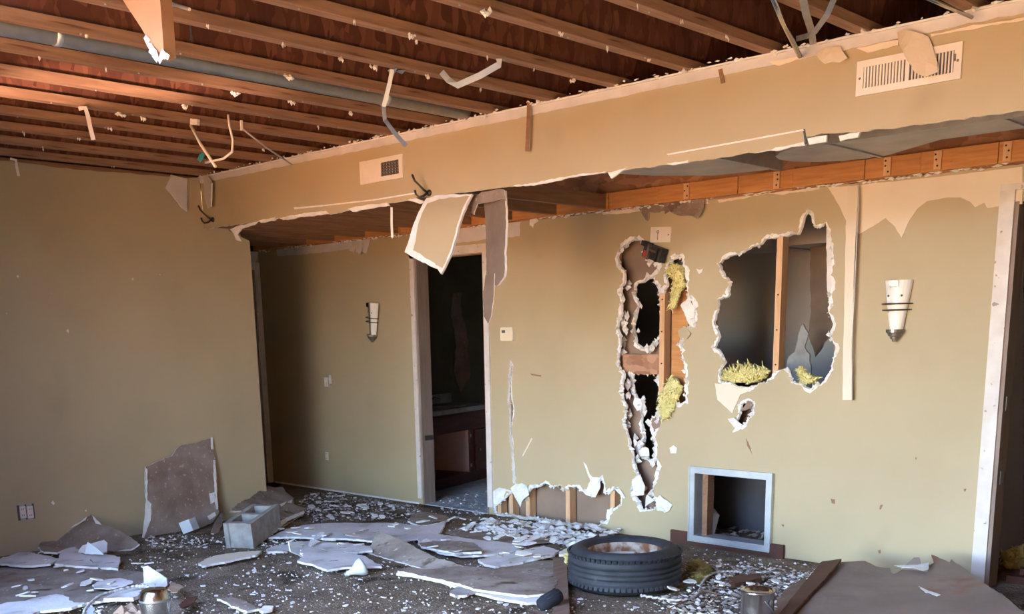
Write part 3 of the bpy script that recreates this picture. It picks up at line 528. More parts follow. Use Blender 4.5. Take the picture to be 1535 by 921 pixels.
# bent straps, rods and wires
def strip(name, pts, w, label, cat, m=GALV, th=.0015, grp=None, face=None):
    pts = [V(p) for p in pts]; mb = MB(); k = len(pts); L, Rr = [], []
    for i, p in enumerate(pts):
        t = (pts[min(i+1, k-1)]-pts[max(i-1, 0)]).normalized(); vd = (CAM-p).normalized() if face is None else V(face); s = t.cross(vd).normalized()*(w/2); nn = s.cross(t).normalized()*th
        L += [p-s, p+s, p+s+nn, p-s+nn]
    F_ = []
    for i in range(k-1):
        for j in range(4): a, b = i*4+j, i*4+(j+1) % 4; F_.append((a, b, b+4, a+4))
    F_ += [(3, 2, 1, 0), tuple((k-1)*4+j for j in range(4))]
    mb.add(L, F_); o = mb.build(name, m); T(o, label, cat, grp); return o
def rod(name, pts, r, label, cat, m=GALV): mb = MB(); mb.tube(pts, r, 8); o = mb.build(name, m); T(o, label, cat); return o
def ZP(l, y): return [W(a, b, 'y', y) for a, b in l]
def ZH(l, z=2.472): return ZP(l, min(W(a, b, 'z', z).y for a, b in l))          # hangs from the joists in one vertical plane
def ZL(l, y1, z=2.47):                                                             # leans from the joists to the soffit
    y0 = W(*l[0], 'z', z).y; return [W(a, b, 'y', y0+(y1-y0)*k/(len(l)-1)) for k, (a, b) in enumerate(l)]
strip('metal_strap', ZH([(588, 104), (584, 125), (575, 160), (577, 180), (592, 200), (609, 219)]), .018, 'bent galvanised strap dangling in front of the soffit near the vent', 'strap')
mb = MB(); mb.blob(W(590, 105, 'z', 2.474), (.03, .02, .02)); mb.blob(W(602, 106, 'z', 2.474), (.03, .02, .015)); o = mb.build('crushed_bracket', GALV); T(o, 'crushed metal bracket where the dangling strap is fixed', 'bracket')
strip('metal_strut', ZH([(662, 108), (672, 120), (686, 128), (720, 113), (748, 97), (748, 88)]), .026, 'folded metal strut wedged between joists above the soffit', 'strut', ALU)
strip('metal_strap', ZH([(118, 163), (128, 162), (132, 175), (135, 190), (140, 210)]), .02, 'curled pale strap hanging from a joist above the left wall', 'strap', TAPE)
strip('paper_strip', [W(a, b, 'x', .004+k*.004) for k, (a, b) in enumerate([(15, 238), (24, 240), (25, 250), (28, 264)])], .016, 'curled paper strip hanging at the top of the shaded wall', 'paper strip', GYP)
hr = rod('hanger_rod', ZH([(286, 188), (300, 215), (323, 250)]), .008, 'straight pale hanger rod dangling beside a loop of wire', 'rod', WHITEPL)
mb = MB(); mb.box(W(292, 183, 'z', 2.468), (.07, .015, .03), Matrix.Rotation(.2, 3, 'Y')); mb.build('mounting_plate', TAPE, hr)
rod('loose_wire', ZH([(342, 172), (344, 190), (349, 210), (348, 228), (335, 238), (308, 244)]), .006, 'loop of stiff white wire bent under the joists', 'wire', WHITEPL)
mb = MB(); q = W(301, 238, 'y', W(342, 172, 'z', 2.472).y)
for k in range(4): mb.blob(q+V((random.uniform(-.02, .02), 0, random.uniform(-.015, .015))), (.025, .015, .018))
o = mb.build('teal_tape_wad', TEAL); T(o, 'teal wad of tape on the end of the bent wire', 'tape')
tr_ = rod('thin_rod', ZL([(362, 192), (400, 222), (438, 247)], SY-.03), .005, 'thin slanting rod resting near the corner of the soffit', 'rod', TAPE)
mb = MB(); mb.box(W(362, 188, 'z', 2.46), (.012, .01, .05)); mb.build('clip', WHITEPL, tr_)
rod('drop_rod', ZL([(1150, -25), (1172, 30), (1199, 84)], SY-.03), .010, 'straight chrome drop rod leaning against the soffit top', 'rod', CHROME)
strip('angle_strap', ZL([(1200, -20), (1208, 20), (1216, 45), (1219, 66)], SY-.03), .026, 'flat galvanised strap standing behind the soffit scraps', 'strap', GALV)
strip('angle_strap', ZL([(1258, -20), (1240, 22), (1222, 47), (1210, 54), (1194, 58)], SY-.03), .020, 'curved galvanised strap crossing the upright one', 'strap', GALV)
rod('thin_rod', ZL([(1370, -12), (1415, 8), (1457, 26)], SY-.03), .007, 'thin bright rod lying against joists above the large register', 'rod', CHROME)
strip('splinter', ZP([(793, 153), (792, 190), (790, 227)], SY-.03), .02, 'thin brown wood splinter hanging on the soffit face', 'splinter', DARKLUMBER, .004)
strip('paper_strip', ZP([(587, 311), (587, 335), (588, 356)], SY-.01), .014, 'narrow white paper strip dangling under the soffit', 'paper strip', GYP, .003)
rod('dead_conduit_cable', ZH([(245, 4), (262, 7), (284, 14)]), .006, 'short white cable end sticking out below a joist', 'cable', WHITEPL)

# ------------------------------------------------------------------ hanging drywall
def hang(name, pix, fr, mats, label, th=.013, warp=None, amp=.004, cat='drywall scrap', res=.04, border=None):
    mb = sheet(fr, rag(fr.px(pix), .02, amp, sd=pix[0][0]), th, warp=warp, res=res); o = mb.build(name, mats); T(o, label, cat)
    if border:
        f2 = Frame(fr.o+fr.n*.0015, fr.u, fr.v); m2 = sheet(f2, rag(f2.px(border), .02, amp, sd=5), .0014, warp=warp, res=res); m2.build('painted_face', [PAINT, GYP, PAINT], o)
    return o
f = frame3(W(627, 293, 'y', SY-.03), W(708, 290, 'y', SY-.015), W(640, 400, 'y', SY-.16))
hang('drywall_flap', [(640, 297), (660, 292), (708, 291), (686, 348), (661, 411), (655, 403), (630, 392), (604, 377), (620, 340)], f, [GYP, GYP, PAPERBACK], 'square of tan drywall hanging broken from the soffit edge', border=[(642, 306), (660, 299), (704, 294), (684, 345), (662, 402), (640, 388), (617, 374), (628, 338)], warp=lambda a, b: .012*math.sin(b*14))
f = Frame(W(741, 300, 'y', SY+.022), (1, -.35, 0), (0, 0, 1))
hang('backing_strip', [(725, 291), (757, 286), (757, 340), (755, 380), (757, 402), (756, 415), (748, 427), (738, 430), (730, 420), (727, 370)], f, [BACKSTRIP, GYP, PAINT], 'dark brown drywall strip hanging vertically over the washroom doorway', warp=lambda a, b: .006*math.sin(b*9), amp=.006)
f = Frame(W(733, 440, 'y', SY+.03), (1, -.3, 0), (0, 0, 1))
hang('backing_strip', [(728, 412), (741, 410), (740, 445), (736, 475), (732, 486), (725, 474), (724, 440)], f, [BACKSTRIP, GYP, PAINT], 'narrow brown paper tongue below the hanging strip', th=.004)
f = Frame(W(730, 295, 'y', SY-.008), (1, -.2, 0), (0, 0, 1))
hang('paper_curl', [(706, 297), (722, 288), (748, 283), (754, 285), (757, 302), (753, 298), (735, 303), (718, 306), (712, 322), (704, 318)], f, [DIRTYBACK, GYP, GYP], 'grey curl of torn paper between hanging drywall pieces', th=.006, warp=lambda a, b: .03*noise.noise((a*9, b*9, 1)))
f = Frame((.012, 0, 0), (0, 1, .0), (0, 0, 1))
hang('drywall_shard', [(247, 282), (256, 262), (280, 268), (279, 318), (272, 312), (259, 295)], f, [TAPE, GYP, GYP], 'pointed grey shard hanging at the top of the shaded wall', warp=lambda a, b: .008+.03*(2.42-b))
f = Frame(W(308, 285, 'y', SY-.012), (1, -.3, 0), (0, 0, 1))
hang('drywall_shard', [(298, 266), (310, 262), (317, 275), (316, 310), (311, 312), (305, 292)], f, [TAPE, GYP, GYP], 'narrow grey shard hanging where soffit meets shaded wall', th=.008)
f = frame3(W(1347, 52, 'y', SY-.015), W(1392, 56, 'y', SY-.015), W(1372, 108, 'y', SY-.07))
hang('paper_sheet', [(1345, 50), (1360, 49), (1392, 55), (1399, 75), (1405, 103), (1385, 111), (1370, 107), (1358, 88), (1350, 72)], f, [PRIMER, GYP, GYP], 'sheet of cream paper drooping over the large register', th=.002, warp=lambda a, b: .02*math.sin(a*22), cat='paper')
f = frame3(W(1222, 76, 'y', SY-.015), W(1262, 70, 'y', SY-.015), W(1240, 98, 'y', SY-.04))
hang('paper_sheet', [(1221, 81), (1240, 74), (1260, 70), (1269, 85), (1258, 93), (1238, 98)], f, [PRIMER, GYP, GYP], 'small cream paper tab peeling from the soffit top', th=.002, warp=lambda a, b: .012*math.sin(a*28), cat='paper')
f = Frame((0, SY-.012, 0), (1, 0, 0), (0, 0, 1))
hang('paper_strip', [(1152, 92), (1180, 88), (1204, 84), (1186, 93), (1168, 99)], f, [PRIMER, GYP, GYP], 'cream paper sliver peeling beside the drop rod', th=.002, cat='paper strip')
hang('paper_strip', [(1283, 72), (1330, 62), (1346, 60), (1346, 68), (1300, 79)], f, [PRIMER, GYP, GYP], 'cream paper sliver between the peeling tab and drooping sheet', th=.002, cat='paper strip')
hang('paper_strip', [(1395, 51), (1440, 42), (1535, 26), (1535, 30), (1440, 46), (1396, 55)], f, [PRIMER, GYP, GYP], 'long cream paper edge above the large register', th=.002, cat='paper strip')
# loose corner bead hanging on the back wall
t = thing('corner_bead', (4.1, -.03, .8)); f = Frame((0, -.022, 0), (1, 0, 0), (0, 0, 1))
mb = sheet(f, rag(f.px([(1272, 279), (1286, 279), (1287, 305), (1281, 400), (1275, 530), (1277, 600), (1262, 600), (1262, 540), (1266, 430)]), .03, .002), .004, warp=lambda a, b: .012*math.sin(b*4), res=.06); mb.build('bead_strip', [PRIMER, GYP, GYP], t)
f2 = frame3(W(1286, 279, 'y', -.024), W(1275, 530, 'y', -.024), V((W(1281, 400, 'y', -.024).x+.03, -.052, 1.6)))
mb = MB(); a, b, c, d = W(1285, 279, 'y', -.022), W(1286, 306, 'y', -.022), W(1276, 520, 'y', -.022), W(1276, 600, 'y', -.022); o_ = V((.012, -.02, 0))
for p, q in ((a, b), (b, c), (c, d)):
    mb.add([p, q, q+o_, p+o_, p+V((.003, 0, 0)), q+V((.003, 0, 0)), q+o_+V((.003, 0, 0)), p+o_+V((.003, 0, 0))], [(0, 1, 2, 3), (7, 6, 5, 4), (0, 4, 5, 1), (3, 2, 6, 7), (0, 3, 7, 4), (1, 5, 6, 2)])
mb.build('bead_lip', TRIM, t); T(t, 'long cream corner bead hanging loose against the back wall', 'corner bead')

# ------------------------------------------------------------------ wall fittings
# registers
def register(name, c4, fr, label, bars, blank):
    t0 = fr.px(c4); cx = sum(q[0] for q in t0)/4; cz = sum(q[1] for q in t0)/4; w = (t0[1][0]-t0[0][0]+t0[2][0]-t0[3][0])/2; h = (t0[0][1]-t0[3][1]+t0[1][1]-t0[2][1])/2
    t = thing(name, fr.at(cx, cz-h/2)); B = w*.085 if blank else w*.07; Bv = h*.2
    def bx(nm, x0, x1, z0, z1, d0, d1, m):
        mb = MB(); mb.span(fr.at(cx+x0, cz+z0, d0), fr.at(cx+x1, cz+z1, d1)); return mb.build(nm, m, t)
    mb = MB(); sheet(Frame(fr.at(cx, cz, .009), fr.u, fr.v), [(-w/2, -h/2), (w/2, -h/2), (w/2, h/2), (-w/2, h/2)], .0085, [[(-w/2+B, -h/2+Bv), (w/2-B, -h/2+Bv), (w/2-B, h/2-Bv), (-w/2+B, h/2-Bv)]], mb=mb); mb.build('frame', [WHITEPL]*3, t)
    bx('louver_shade_sheet', -w/2+B, w/2-B, -h/2+Bv, h/2-Bv, .0005, .0018, NIGHT)  # flat dark sheet, painted for the shade behind the louvers
    if blank:
        bx('damper_plate', -w/2+B, -.0, -h/2+Bv, h/2-Bv, .002, .008, WHITEPL); n = 5
        for i in range(n): z = -h/2+Bv+(h-2*Bv)*(i+.5)/n; bx('louver', .004, w/2-B, z-.004, z+.004, .003, .007, BRONZE)
        for i in range(6): x = .01+(w/2-B-.01)*(i+.5)/6; bx('vane', x-.0012, x+.0012, -h/2+Bv, h/2-Bv, .002, .004, WHITEPL)
    else:
        bx('mullion', -.008, .008, -h/2+Bv, h/2-Bv, .002, .009, WHITEPL)
        for i in range(bars):
            x = -w/2+B+(w-2*B)*(i+.5)/bars
            if abs(x) > .012: bx('louver', x-(.0040 if x < 0 else .0028), x+(.0040 if x < 0 else .0028), -h/2+Bv, h/2-Bv, .002, .0075, WHITEPL)
        for s in (-1, 1): mb = MB(); mb.lathe([(0, .003), (.004, .002), (.005, 0)], 8, fr.at(cx+s*(w/2-B/2), cz, .009), R=Matrix.Rotation(pi/2, 3, 'X')); mb.build('screw', BRONZE, t)
        bx('lever', w/2-B*.95, w/2-B*.75, .0, h*.18, .009, .018, BRONZE)
    T(t, label, 'vent'); return t
register('wall_register', [(541, 242), (605, 232), (605, 267), (541, 277)], SOF, 'small white register half blanked on the soffit above the hook', 0, True)
register('wall_register', [(1285, 94), (1443, 62), (1443, 117), (1285, 146)], SOF, 'large white register with vertical louvers on the soffit', 28, False)
# coat hooks
def hook(px, py, label, s=1.0, tw=0):
    q = SP([(px, py)])[0]; c = SOF.at(*q); t = thing('coat_hook', c-V((0, 0, .05*s)))
    mb = MB(); mb.lathe([(0, .012), (.012, .011), (.017, .006), (.018, 0)], 16, c+V((.018*s, 0, -.012*s)), R=Matrix.Rotation(pi/2, 3, 'X')); mb.build('rosette', BLACKMETAL, t)
    b = c+V((.015*s, -.012, -.012*s))
    up = [b, b+V((-.006, -.018, .012))*s, b+V((-.02, -.035, .035))*s, b+V((-.036, -.048, .055))*s, b+V((-.042, -.056, .08))*s]; mb = MB(); mb.tube(up, [.006*s, .006*s, .005*s, .005*s, .0065*s], 8); mb.blob(up[-1], (.008, .008, .008)); mb.build('upper_prong', BLACKMETAL, t)
    lo_ = [b, b+V((-.008, -.02, -.016))*s, b+V((-.025, -.034, -.02))*s, b+V((-.038, -.042, -.006))*s, b+V((-.042, -.044, .012))*s]; mb = MB(); mb.tube(lo_, [.006*s, .006*s, .005*s, .005*s, .0065*s], 8); mb.build('lower_prong', BLACKMETAL, t)
    T(t, label, 'hook')
hook(640, 286, 'black iron double coat hook on the soffit beside the small register', 1.15); hook(317, 327, 'black iron double coat hook at the soffit end by the shaded wall', 1.15)
# sconces
def sconce(px, py, label, ry=0., rz=0., broken=False):
    q = BP([(px, py)])[0]; c = BACK.at(*q); t = thing('wall_sconce', c+V((0, 0, -.16))); R = Matrix.Rotation(rz, 3, 'Z') @ Matrix.Rotation(ry, 3, 'Y')
    def tr(mb):
        for i, v in enumerate(mb.v): mb.v[i] = c+R @ v
        return mb
    mb = MB(); mb.span((-.03, -.018, -.07), (.03, 0, .10)); tr(mb).build('backplate', BRONZE, t)
    mb = MB(); n = 10; vs = []; zt, zb = (.140, -.120)
    for sgn in (0, .005):
        for k in range(n+1):
            a = pi*k/n
            for (z, r, dp) in ((zt, .076, .055), (zb, .036, .036)): vs.append((-math.cos(a)*(r-sgn), -.010-math.sin(a)*(dp-sgn), z))
    m_ = 2*(n+1); F_ = []
    for k in range(n):
        a = 2*k; F_ += [(a, a+2, a+3, a+1)[::-1], (m_+a, m_+a+1, m_+a+3, m_+a+2)[::-1], (a, m_+a, m_+a+2, a+2)[::-1], (a+1, a+3, m_+a+3, m_+a+1)[::-1]]
    F_ += [(0, 1, m_+1, m_), (2*n, m_+2*n, m_+2*n+1, 2*n+1)]
    if broken: F_ = [f_ for i, f_ in enumerate(F_) if not (16 <= i < 24)]
    mb.add(vs, F_); sh = tr(mb).build('glass_shade', GLASSW, t)
    mb = MB(); mb.span((-.022, -.074, .104), (.022, -.0655, .138)); tr(mb).build('lamp_bracket', CHROME, t)
    for x in (-.036, .036): mb = MB(); mb.lathe([(0, .004), (.006, .003), (.006, 0)], 8, (x, -.052, .06), R=Matrix.Rotation(pi/2, 3, 'X')); tr(mb).build('screw', BRONZE, t)
    for z in (.018, -.014):
        mb = MB(); r = .078+(z*.15); mb.tube([(-math.cos(pi*k/12)*r, -.012-math.sin(pi*k/12)*.068, z) for k in range(13)], .004, 6); tr(mb).build('band', BLACKMETAL, t)
    mb = MB(); mb.lathe([(.0, -.180), (.011, -.178), (.013, -.166), (.022, -.164), (.024, -.152), (.034, -.149), (.037, -.135), (.046, -.131), (.046, -.115), (0, -.115)], 20, (0, -.03, 0)); mb.sm = [False]*len(mb.sm); tr(mb).build('finial', BRONZE, t)
    T(t, label, 'wall lamp')
sconce(1347, 461, 'white glass wall sconce right of the hanging corner bead'); sconce(563, 480, 'damaged white glass sconce on the wall beside the washroom doorway', .12, -.25, True)
# thermostat
q = BP([(763, 501)])[0]; c = BACK.at(*q); t = thing('thermostat', c-V((0, 0, .05)))
mb = MB(); sheet(Frame(c+V((0, -.028, 0)), (1, 0, 0), (0, 0, 1)), [(-.062+.01*(1-math.cos(a)) if s else 0, 0) for s, a in ()] or [(-.062, -.04), (-.054, -.048), (.054, -.048), (.062, -.04), (.062, .04), (.054, .048), (-.054, .048), (-.062, .04)], .028, mb=mb); mb.build('body', CREAMPL, t)
mb = MB(); mb.span(c+V((-.045, -.030, .008)), c+V((-.012, -.0275, .028))); mb.build('display', SCREEN, t)
for x in (0, .012): mb = MB(); mb.span(c+V((x-.004, -.031, .012)), c+V((x+.004, -.0275, .024))); mb.build('button', WHITEPL, t)
T(t, 'cream wall thermostat beside the washroom doorway', 'thermostat')
# switch and outlets
def device(px, py, fr, label, kind, w=.034, h=.07, sc=1.):
    q = fr.px([(px, py)])[0]; n = fr.n; c = fr.at(*q); t = thing(kind, c-V((0, 0, h/2*sc))); R = Matrix((fr.u, fr.v, fr.n)).transposed()
    def bx(nm, x, z, sx, sz, d0, d1, m): mb = MB(); mb.box(fr.at(q[0]+x, q[1]+z, (d0+d1)/2), (sx, sz, d1-d0), R, 0); mb.build(nm, m, t)
    bx('yoke', 0, 0, w*.9*sc, h*1.45*sc, .0005, .003, GALV); bx('body', 0, 0, w*sc, h*sc, .003, .012, WHITEPL)
    if 'switch' in kind: bx('toggle', 0, .005, .009, .022, .012, .022, WHITEPL)
    else:
        for z in (-.02, .02):
            for x in (-.006, .006): bx('slot', x*sc, z*sc, .003, .010, .012, .0127, BLACKPL)
    T(t, label, 'switch' if 'switch' in kind else 'outlet')
device(490, 573, BACK, 'bare white light switch without its cover on the hall wall', 'light_switch', .045, .08)
device(496, 569, BACK, 'second bare switch toggle crowded beside the uncovered switch', 'light_switch', .022, .075)
device(491, 684, BACK, 'white outlet low on the wall below the bare switches', 'wall_outlet')
q = LEFT.px([(39, 768)])[0]; mb = MB(); mb.span(LEFT.at(q[0]-.055, q[1]-.05, .0004), LEFT.at(q[0]+.055, q[1]+.05, .001)); o = mb.build('outlet_box', NIGHT); T(o, 'dark open electrical box around the paired outlets', 'electrical box')
for dx, s in ((-5.5, 'outlet without cover plate, farther from the leaning slab'), (5.5, 'outlet without cover plate, nearer the leaning slab')): device(39+dx, 768, Frame((.0012, 0, 0), (0, 1, 0), (0, 0, 1)), 'white '+s, 'wall_outlet', .038, .078)
# blank plate
q = BP([(991, 352)])[0]; c = BACK.at(*q); t = thing('cover_plate', c-V((0, 0, .05))); R = Matrix.Rotation(.06, 3, 'Y')
mb = MB(); mb.box(c+V((0, -.003, 0)), (.155, .006, .092), R); mb.build('plate', WHITEPL, t)
mb = MB(); mb.lathe([(.006, .002), (.008, .004), (.010, .002)], 12, c+V((-.02, -.005, .018)), R=Matrix.Rotation(pi/2, 3, 'X'), close=True); mb.tube([c+V((-.02, -.007, .010)), c+V((-.022, -.009, -.03))], .0015, 6); mb.build('wire_loop', BRONZE, t)
mb = MB(); mb.lathe([(0, .003), (.005, .002), (.005, 0)], 8, c+V((.06, -.006, -.005)), R=Matrix.Rotation(pi/2, 3, 'X')); mb.build('screw', BRONZE, t); T(t, 'white blank cover plate above the tall broken hole', 'cover plate')
# black electrical box hanging out of the hole
q = BP([(984, 379)])[0]; c = BACK.at(*q)+V((0, -.035, 0)); t = thing('junction_box', c-V((0, 0, .07))); R = Matrix.Rotation(.32, 3, 'Y') @ Matrix.Rotation(-.2, 3, 'Z')
def lb(nm, off, d, m): mb = MB(); mb.box(c+R @ V(off), d, R); mb.build(nm, m, t)
lb('housing', (.006, .01, 0), (.165, .055, .085), BLACKPL); lb('lid', (-.06, -.012, .035), (.08, .03, .03), BLACKPL); lb('bracket', (-.02, -.022, -.002), (.02, .02, .095), BRONZE); lb('bracket', (.062, -.022, -.002), (.012, .02, .085), BLACKMETAL); lb('red_tab', (-.035, -.028, -.022), (.034, .012, .042), REDPL); lb('rail', (.02, -.024, .012), (.08, .012, .014), BRONZE)
T(t, 'black electrical junction box tilted out of the tall hole', 'electrical box')
# aluminium frame in the low opening
t = thing('opening_frame', ((FX0+FX1)/2, -.01, .02))
F1 = Frame((0, -.032, 0), (1, 0, 0), (0, 0, 1)); e = .035
mb = sheet(F1, [(FX0-e, FZ0-e), (FX1+e, FZ0-e), (FX1+e, FZ1+e), (FX0-e, FZ1+e)], .0315, [[(FX0, FZ0), (FX1, FZ0), (FX1, FZ1), (FX0, FZ1)]]); mb.build('flange', [ALU]*3, t)
mb = sheet(Frame((0, -.036, 0), (1, 0, 0), (0, 0, 1)), [(FX0-e-.003, FZ0-e), (FX1+e+.003, FZ0-e), (FX1+e+.003, FZ1+e+.003), (FX0-e-.003, FZ1+e+.003)], .004, [[(FX0-e+.006, FZ0-e+.008), (FX1+e-.006, FZ0-e+.008), (FX1+e-.006, FZ1+e-.006), (FX0-e+.006, FZ1+e-.006)]]); mb.build('outer_rib', [ALU]*3, t)
for nm, a, b in (('liner', (FX0, -.03, FZ0), (FX0+.004, .10, FZ1)), ('liner', (FX1-.004, -.03, FZ0), (FX1, .10, FZ1)), ('liner', (FX0+.004, -.03, FZ0), (FX1-.004, .10, FZ0+.005)), ('liner', (FX0+.004, -.03, FZ1-.005), (FX1-.004, .10, FZ1))): mb = MB(); mb.span(a, b); mb.build(nm, ALU, t)
T(t, 'pale aluminium frame lining the low square opening', 'frame')
# things seen inside the low opening
mb = MB(); mb.span((3.12, .14, 0), (3.20, .30, 2.0)); o = mb.build('dark_post', JAMB); T(o, 'dark scorched post just inside the low opening', 'post')
mb = MB(); mb.tube([(3.17, .33, .02), (3.18, .33, .3), (3.17, .335, .6)], .014, 8); o = mb.build('white_pipe', TRIM); T(o, 'thin white pipe standing inside the low opening', 'pipe')
mb = sheet(frame3(V((3.18, .26, .03)), V((3.25, .25, .03)), V((3.2, .30, .2))), [(0, 0), (.07, 0), (.085, .13), (.03, .17)], .008); o = mb.build('plaster_offcut', [GYP]*3); T(o, 'white plaster offcut standing inside the low opening', 'plaster')
mb = MB(); mb.span((2.95, .62, 0), (4.2, .66, 1.0)); o = mb.build('plywood_board', NIGHT); T(o, 'dark streaked board standing inside the low opening', 'panel')
mb = MB()
for i in range(120): mb.blob((random.uniform(3.0, 3.85), random.uniform(.14, .8), random.uniform(.0, .03)), (random.uniform(.01, .05), random.uniform(.01, .04), random.uniform(.005, .02)))
o = mb.build('rubble', RUBBLEM); T(o, 'grey rubble heaped inside the low opening', 'rubble'); o['kind'] = 'stuff'
# red-brown board under the frame
a, b = W(1018, 818, 'y', -.03), W(1178, 858, 'y', -.03)
mb = MB(); mb.span((3.10, -.03, 0), (FX0-e-.005, -.01, .085)); mb.span((FX0-e-.005, -.03, 0), (FX1+e+.006, -.01, FZ0-e-.003)); mb.span((FX1+e+.006, -.03, 0), (FX1+.125, -.01, .085)); o = mb.build('baseboard_scrap', BASEB); T(o, 'red-brown board standing under the aluminium frame', 'board')

# ------------------------------------------------------------------ insulation
def tuft(pix, fr, label, h0, seed, n=90, name='insulation_tuft', size=(.025, .06), cat='insulation', m=INSUL, spike=0.):
    r = random.Random(seed); lp = rag(fr.px(pix), .012, .010, sd=seed); xs = [q[0] for q in lp]; ys = [q[1] for q in lp]; pf = size[1]*.75
    f2 = Frame(fr.o+fr.n*h0, fr.u, fr.v)
    def puff(a, b):
        e = min((a-q[0])**2+(b-q[1])**2 for q in lp)**.5
        return pf*min(1, e/.035)**.6*(.8+.9*noise.noise((a*26, b*26, seed)))+.006*noise.noise((a*90, b*90, seed))
    mb = sheet(f2, lp, .012, warp=puff, res=.011, smooth=True); k = 0
    while k < n*2:
        q = (r.uniform(min(xs), max(xs)), r.uniform(min(ys), max(ys)))
        if inside(q, lp):
            k += 1; p = f2.at(q[0], q[1], puff(*q)); dv = fr.u*r.uniform(-.03, .03)+fr.v*(r.uniform(-.2, 1)*spike if spike else r.uniform(-.035, .025))+fr.n*r.uniform(0, .012)
            mb.tube([p-fr.n*.003, p+dv*.5+fr.u*r.uniform(-.008, .008), p+dv], [.005, .0035, .0008], 4)
    o = mb.build(name, [m, m, m]); T(o, label, cat); return o
tuft([(1004, 400), (1012, 394), (1024, 398), (1029, 430), (1020, 440), (1014, 462), (1008, 463), (1006, 448), (1012, 420), (1002, 410)], BACK, 'yellow insulation hanging beside the stud high in the tall hole', .012, 1, 80, size=(.016, .04))
tuft([(1006, 566), (1018, 568), (1026, 580), (1018, 600), (1010, 616), (1002, 628), (996, 630), (990, 600), (998, 582)], BACK, 'yellow insulation spilling from the middle of the tall hole', .02, 2, 100, size=(.018, .045))
tuft([(1082, 570), (1090, 556), (1100, 556), (1106, 545), (1112, 552), (1125, 545), (1135, 552), (1146, 550), (1155, 556), (1148, 568), (1130, 574), (1105, 574)], Frame((0, .03, 0), (1, 0, 0), (0, 0, 1)), 'yellow insulation bunched along the sill of the wide hole', .0, 3, 150, size=(.022, .055), spike=.045)
tuft([(1192, 553), (1206, 552), (1210, 560), (1230, 566), (1220, 576), (1204, 574)], Frame((0, .03, 0), (1, 0, 0), (0, 0, 1)), 'small yellow insulation wad at the broken corner of the wide hole', .0, 4, 40, size=(.014, .032))
tuft([(1512, 545), (1530, 545), (1535, 600), (1522, 640), (1512, 600)], Frame((0, 1.2, 0), (1, 0, 0), (0, 0, 1)), 'yellow insulation hanging in the room beyond the cased doorway', .0, 5, 70, size=(.03, .07))
tuft([(1500, 830), (1535, 815), (1535, 870), (1505, 868)], Frame((0, .6, 0), (1, 0, 0), (0, 0, 1)), 'yellow insulation heaped on the floor beyond the cased doorway', .0, 6, 60, size=(.03, .07))
# inside of the rear room seen through the wide hole
t = thing('ceiling_duct', (3.4, 1.2, 2.0)); mb = MB(); mb.span((2.9, .5, 1.86), (4.6, 1.0, 2.1)); mb.build('duct_body', DUCT, t); mb = MB(); mb.span((3.48, .48, 1.85), (3.53, 1.02, 2.12)); mb.build('seam', GALV, t); mb = MB(); mb.span((3.2, .7, 2.1), (3.22, .72, 2.42)); mb.build('hanger', GALV, t); T(t, 'grey metal duct hanging in the dark room behind the wide hole', 'duct')
f = Frame((0, .75, 0), (1, 0, 0), (0, 0, 1))
mb = sheet(f, rag(f.px([(1214, 395), (1216, 330), (1262, 325), (1262, 460), (1246, 500), (1222, 535), (1212, 500), (1216, 450)]), .03, .01), .012); o = mb.build('torn_panel', [BACKSTRIP, GYP, GYP]); T(o, 'torn dim panel hanging in the dark room behind the wide hole', 'drywall')
f = Frame((0, .5, 0), (1, 0, 0), (0, 0, 1)); mb = sheet(f, rag(f.px([(1178, 560), (1182, 534), (1192, 528), (1196, 500), (1204, 486), (1212, 500), (1206, 520), (1214, 532), (1218, 566), (1220, 838), (1180, 834)]), .03, .012), .012); o = mb.build('torn_panel', [COUNTER, GYP, GYP]); T(o, 'broken grey panel corner standing behind the wide hole', 'drywall')
# right room beyond door_2
mb = MB(); mb.span((4.9, 1.9, 0), (8, 1.95, 2.4)); o = mb.build('dark_sheathing', JAMB); T(o, 'dim scuffed sheathing in the room beyond the cased doorway', 'sheathing')
mb = sheet(Frame((0, 1.895, 0), (1, 0, 0), (0, 0, 1)), rag(Frame((0, 1.895, 0), (1, 0, 0), (0, 0, 1)).px([(1500, 372), (1535, 350), (1535, 385), (1512, 400)]), .03, .01), .012); o = mb.build('torn_panel', [DIRTYBACK]*3); T(o, 'broken board hanging beyond the cased doorway', 'drywall')
mb = MB(); mb.span((5.12, .2, 0), (5.5, .5, .04)); mb.box((5.3, .34, .055), (.3, .08, .03), Matrix.Rotation(.3, 3, 'Z')); o = mb.build('brick_rubble', BASEB); T(o, 'reddish boards on the floor inside the cased doorway', 'rubble')

# ------------------------------------------------------------------ washroom vanity
P1, P2 = V((.292, .43, 0)), V((.048, 1.376, 0)); ld = (P2-P1).normalized(); nd = V((ld.y, -ld.x, 0)); LV = 1.05
t = thing('vanity_cabinet', P1+ld*.5-nd*.25); Rv = Matrix((ld, -nd, V((0, 0, 1)))).transposed()
def vb(nm, l0, l1, d0, d1, z0, z1, m, par=None):  # l along the front, d depth behind the front
    mb = MB(); mb.box(P1+ld*(l0+l1)/2-nd*(d0+d1)/2+V((0, 0, (z0+z1)/2)), (l1-l0, d1-d0, z1-z0), Rv); return mb.build(nm, m, par or t)
vb('toe_kick', .0, LV, .05, .07, 0, .09, MAHOG); vb('bottom_panel', 0, LV, 0, .48, .09, .11, MAHOG); vb('side_panel', -.0, .02, .0, .48, .11, .67, MAHOG)
vb('back_panel', .02, LV, .46, .48, .11, .67, CABIN); vb('partition', .66, .68, .02, .46, .11, .50, CABIN); vb('side_panel', LV-.02, LV, 0, .48, .11, .67, MAHOG)
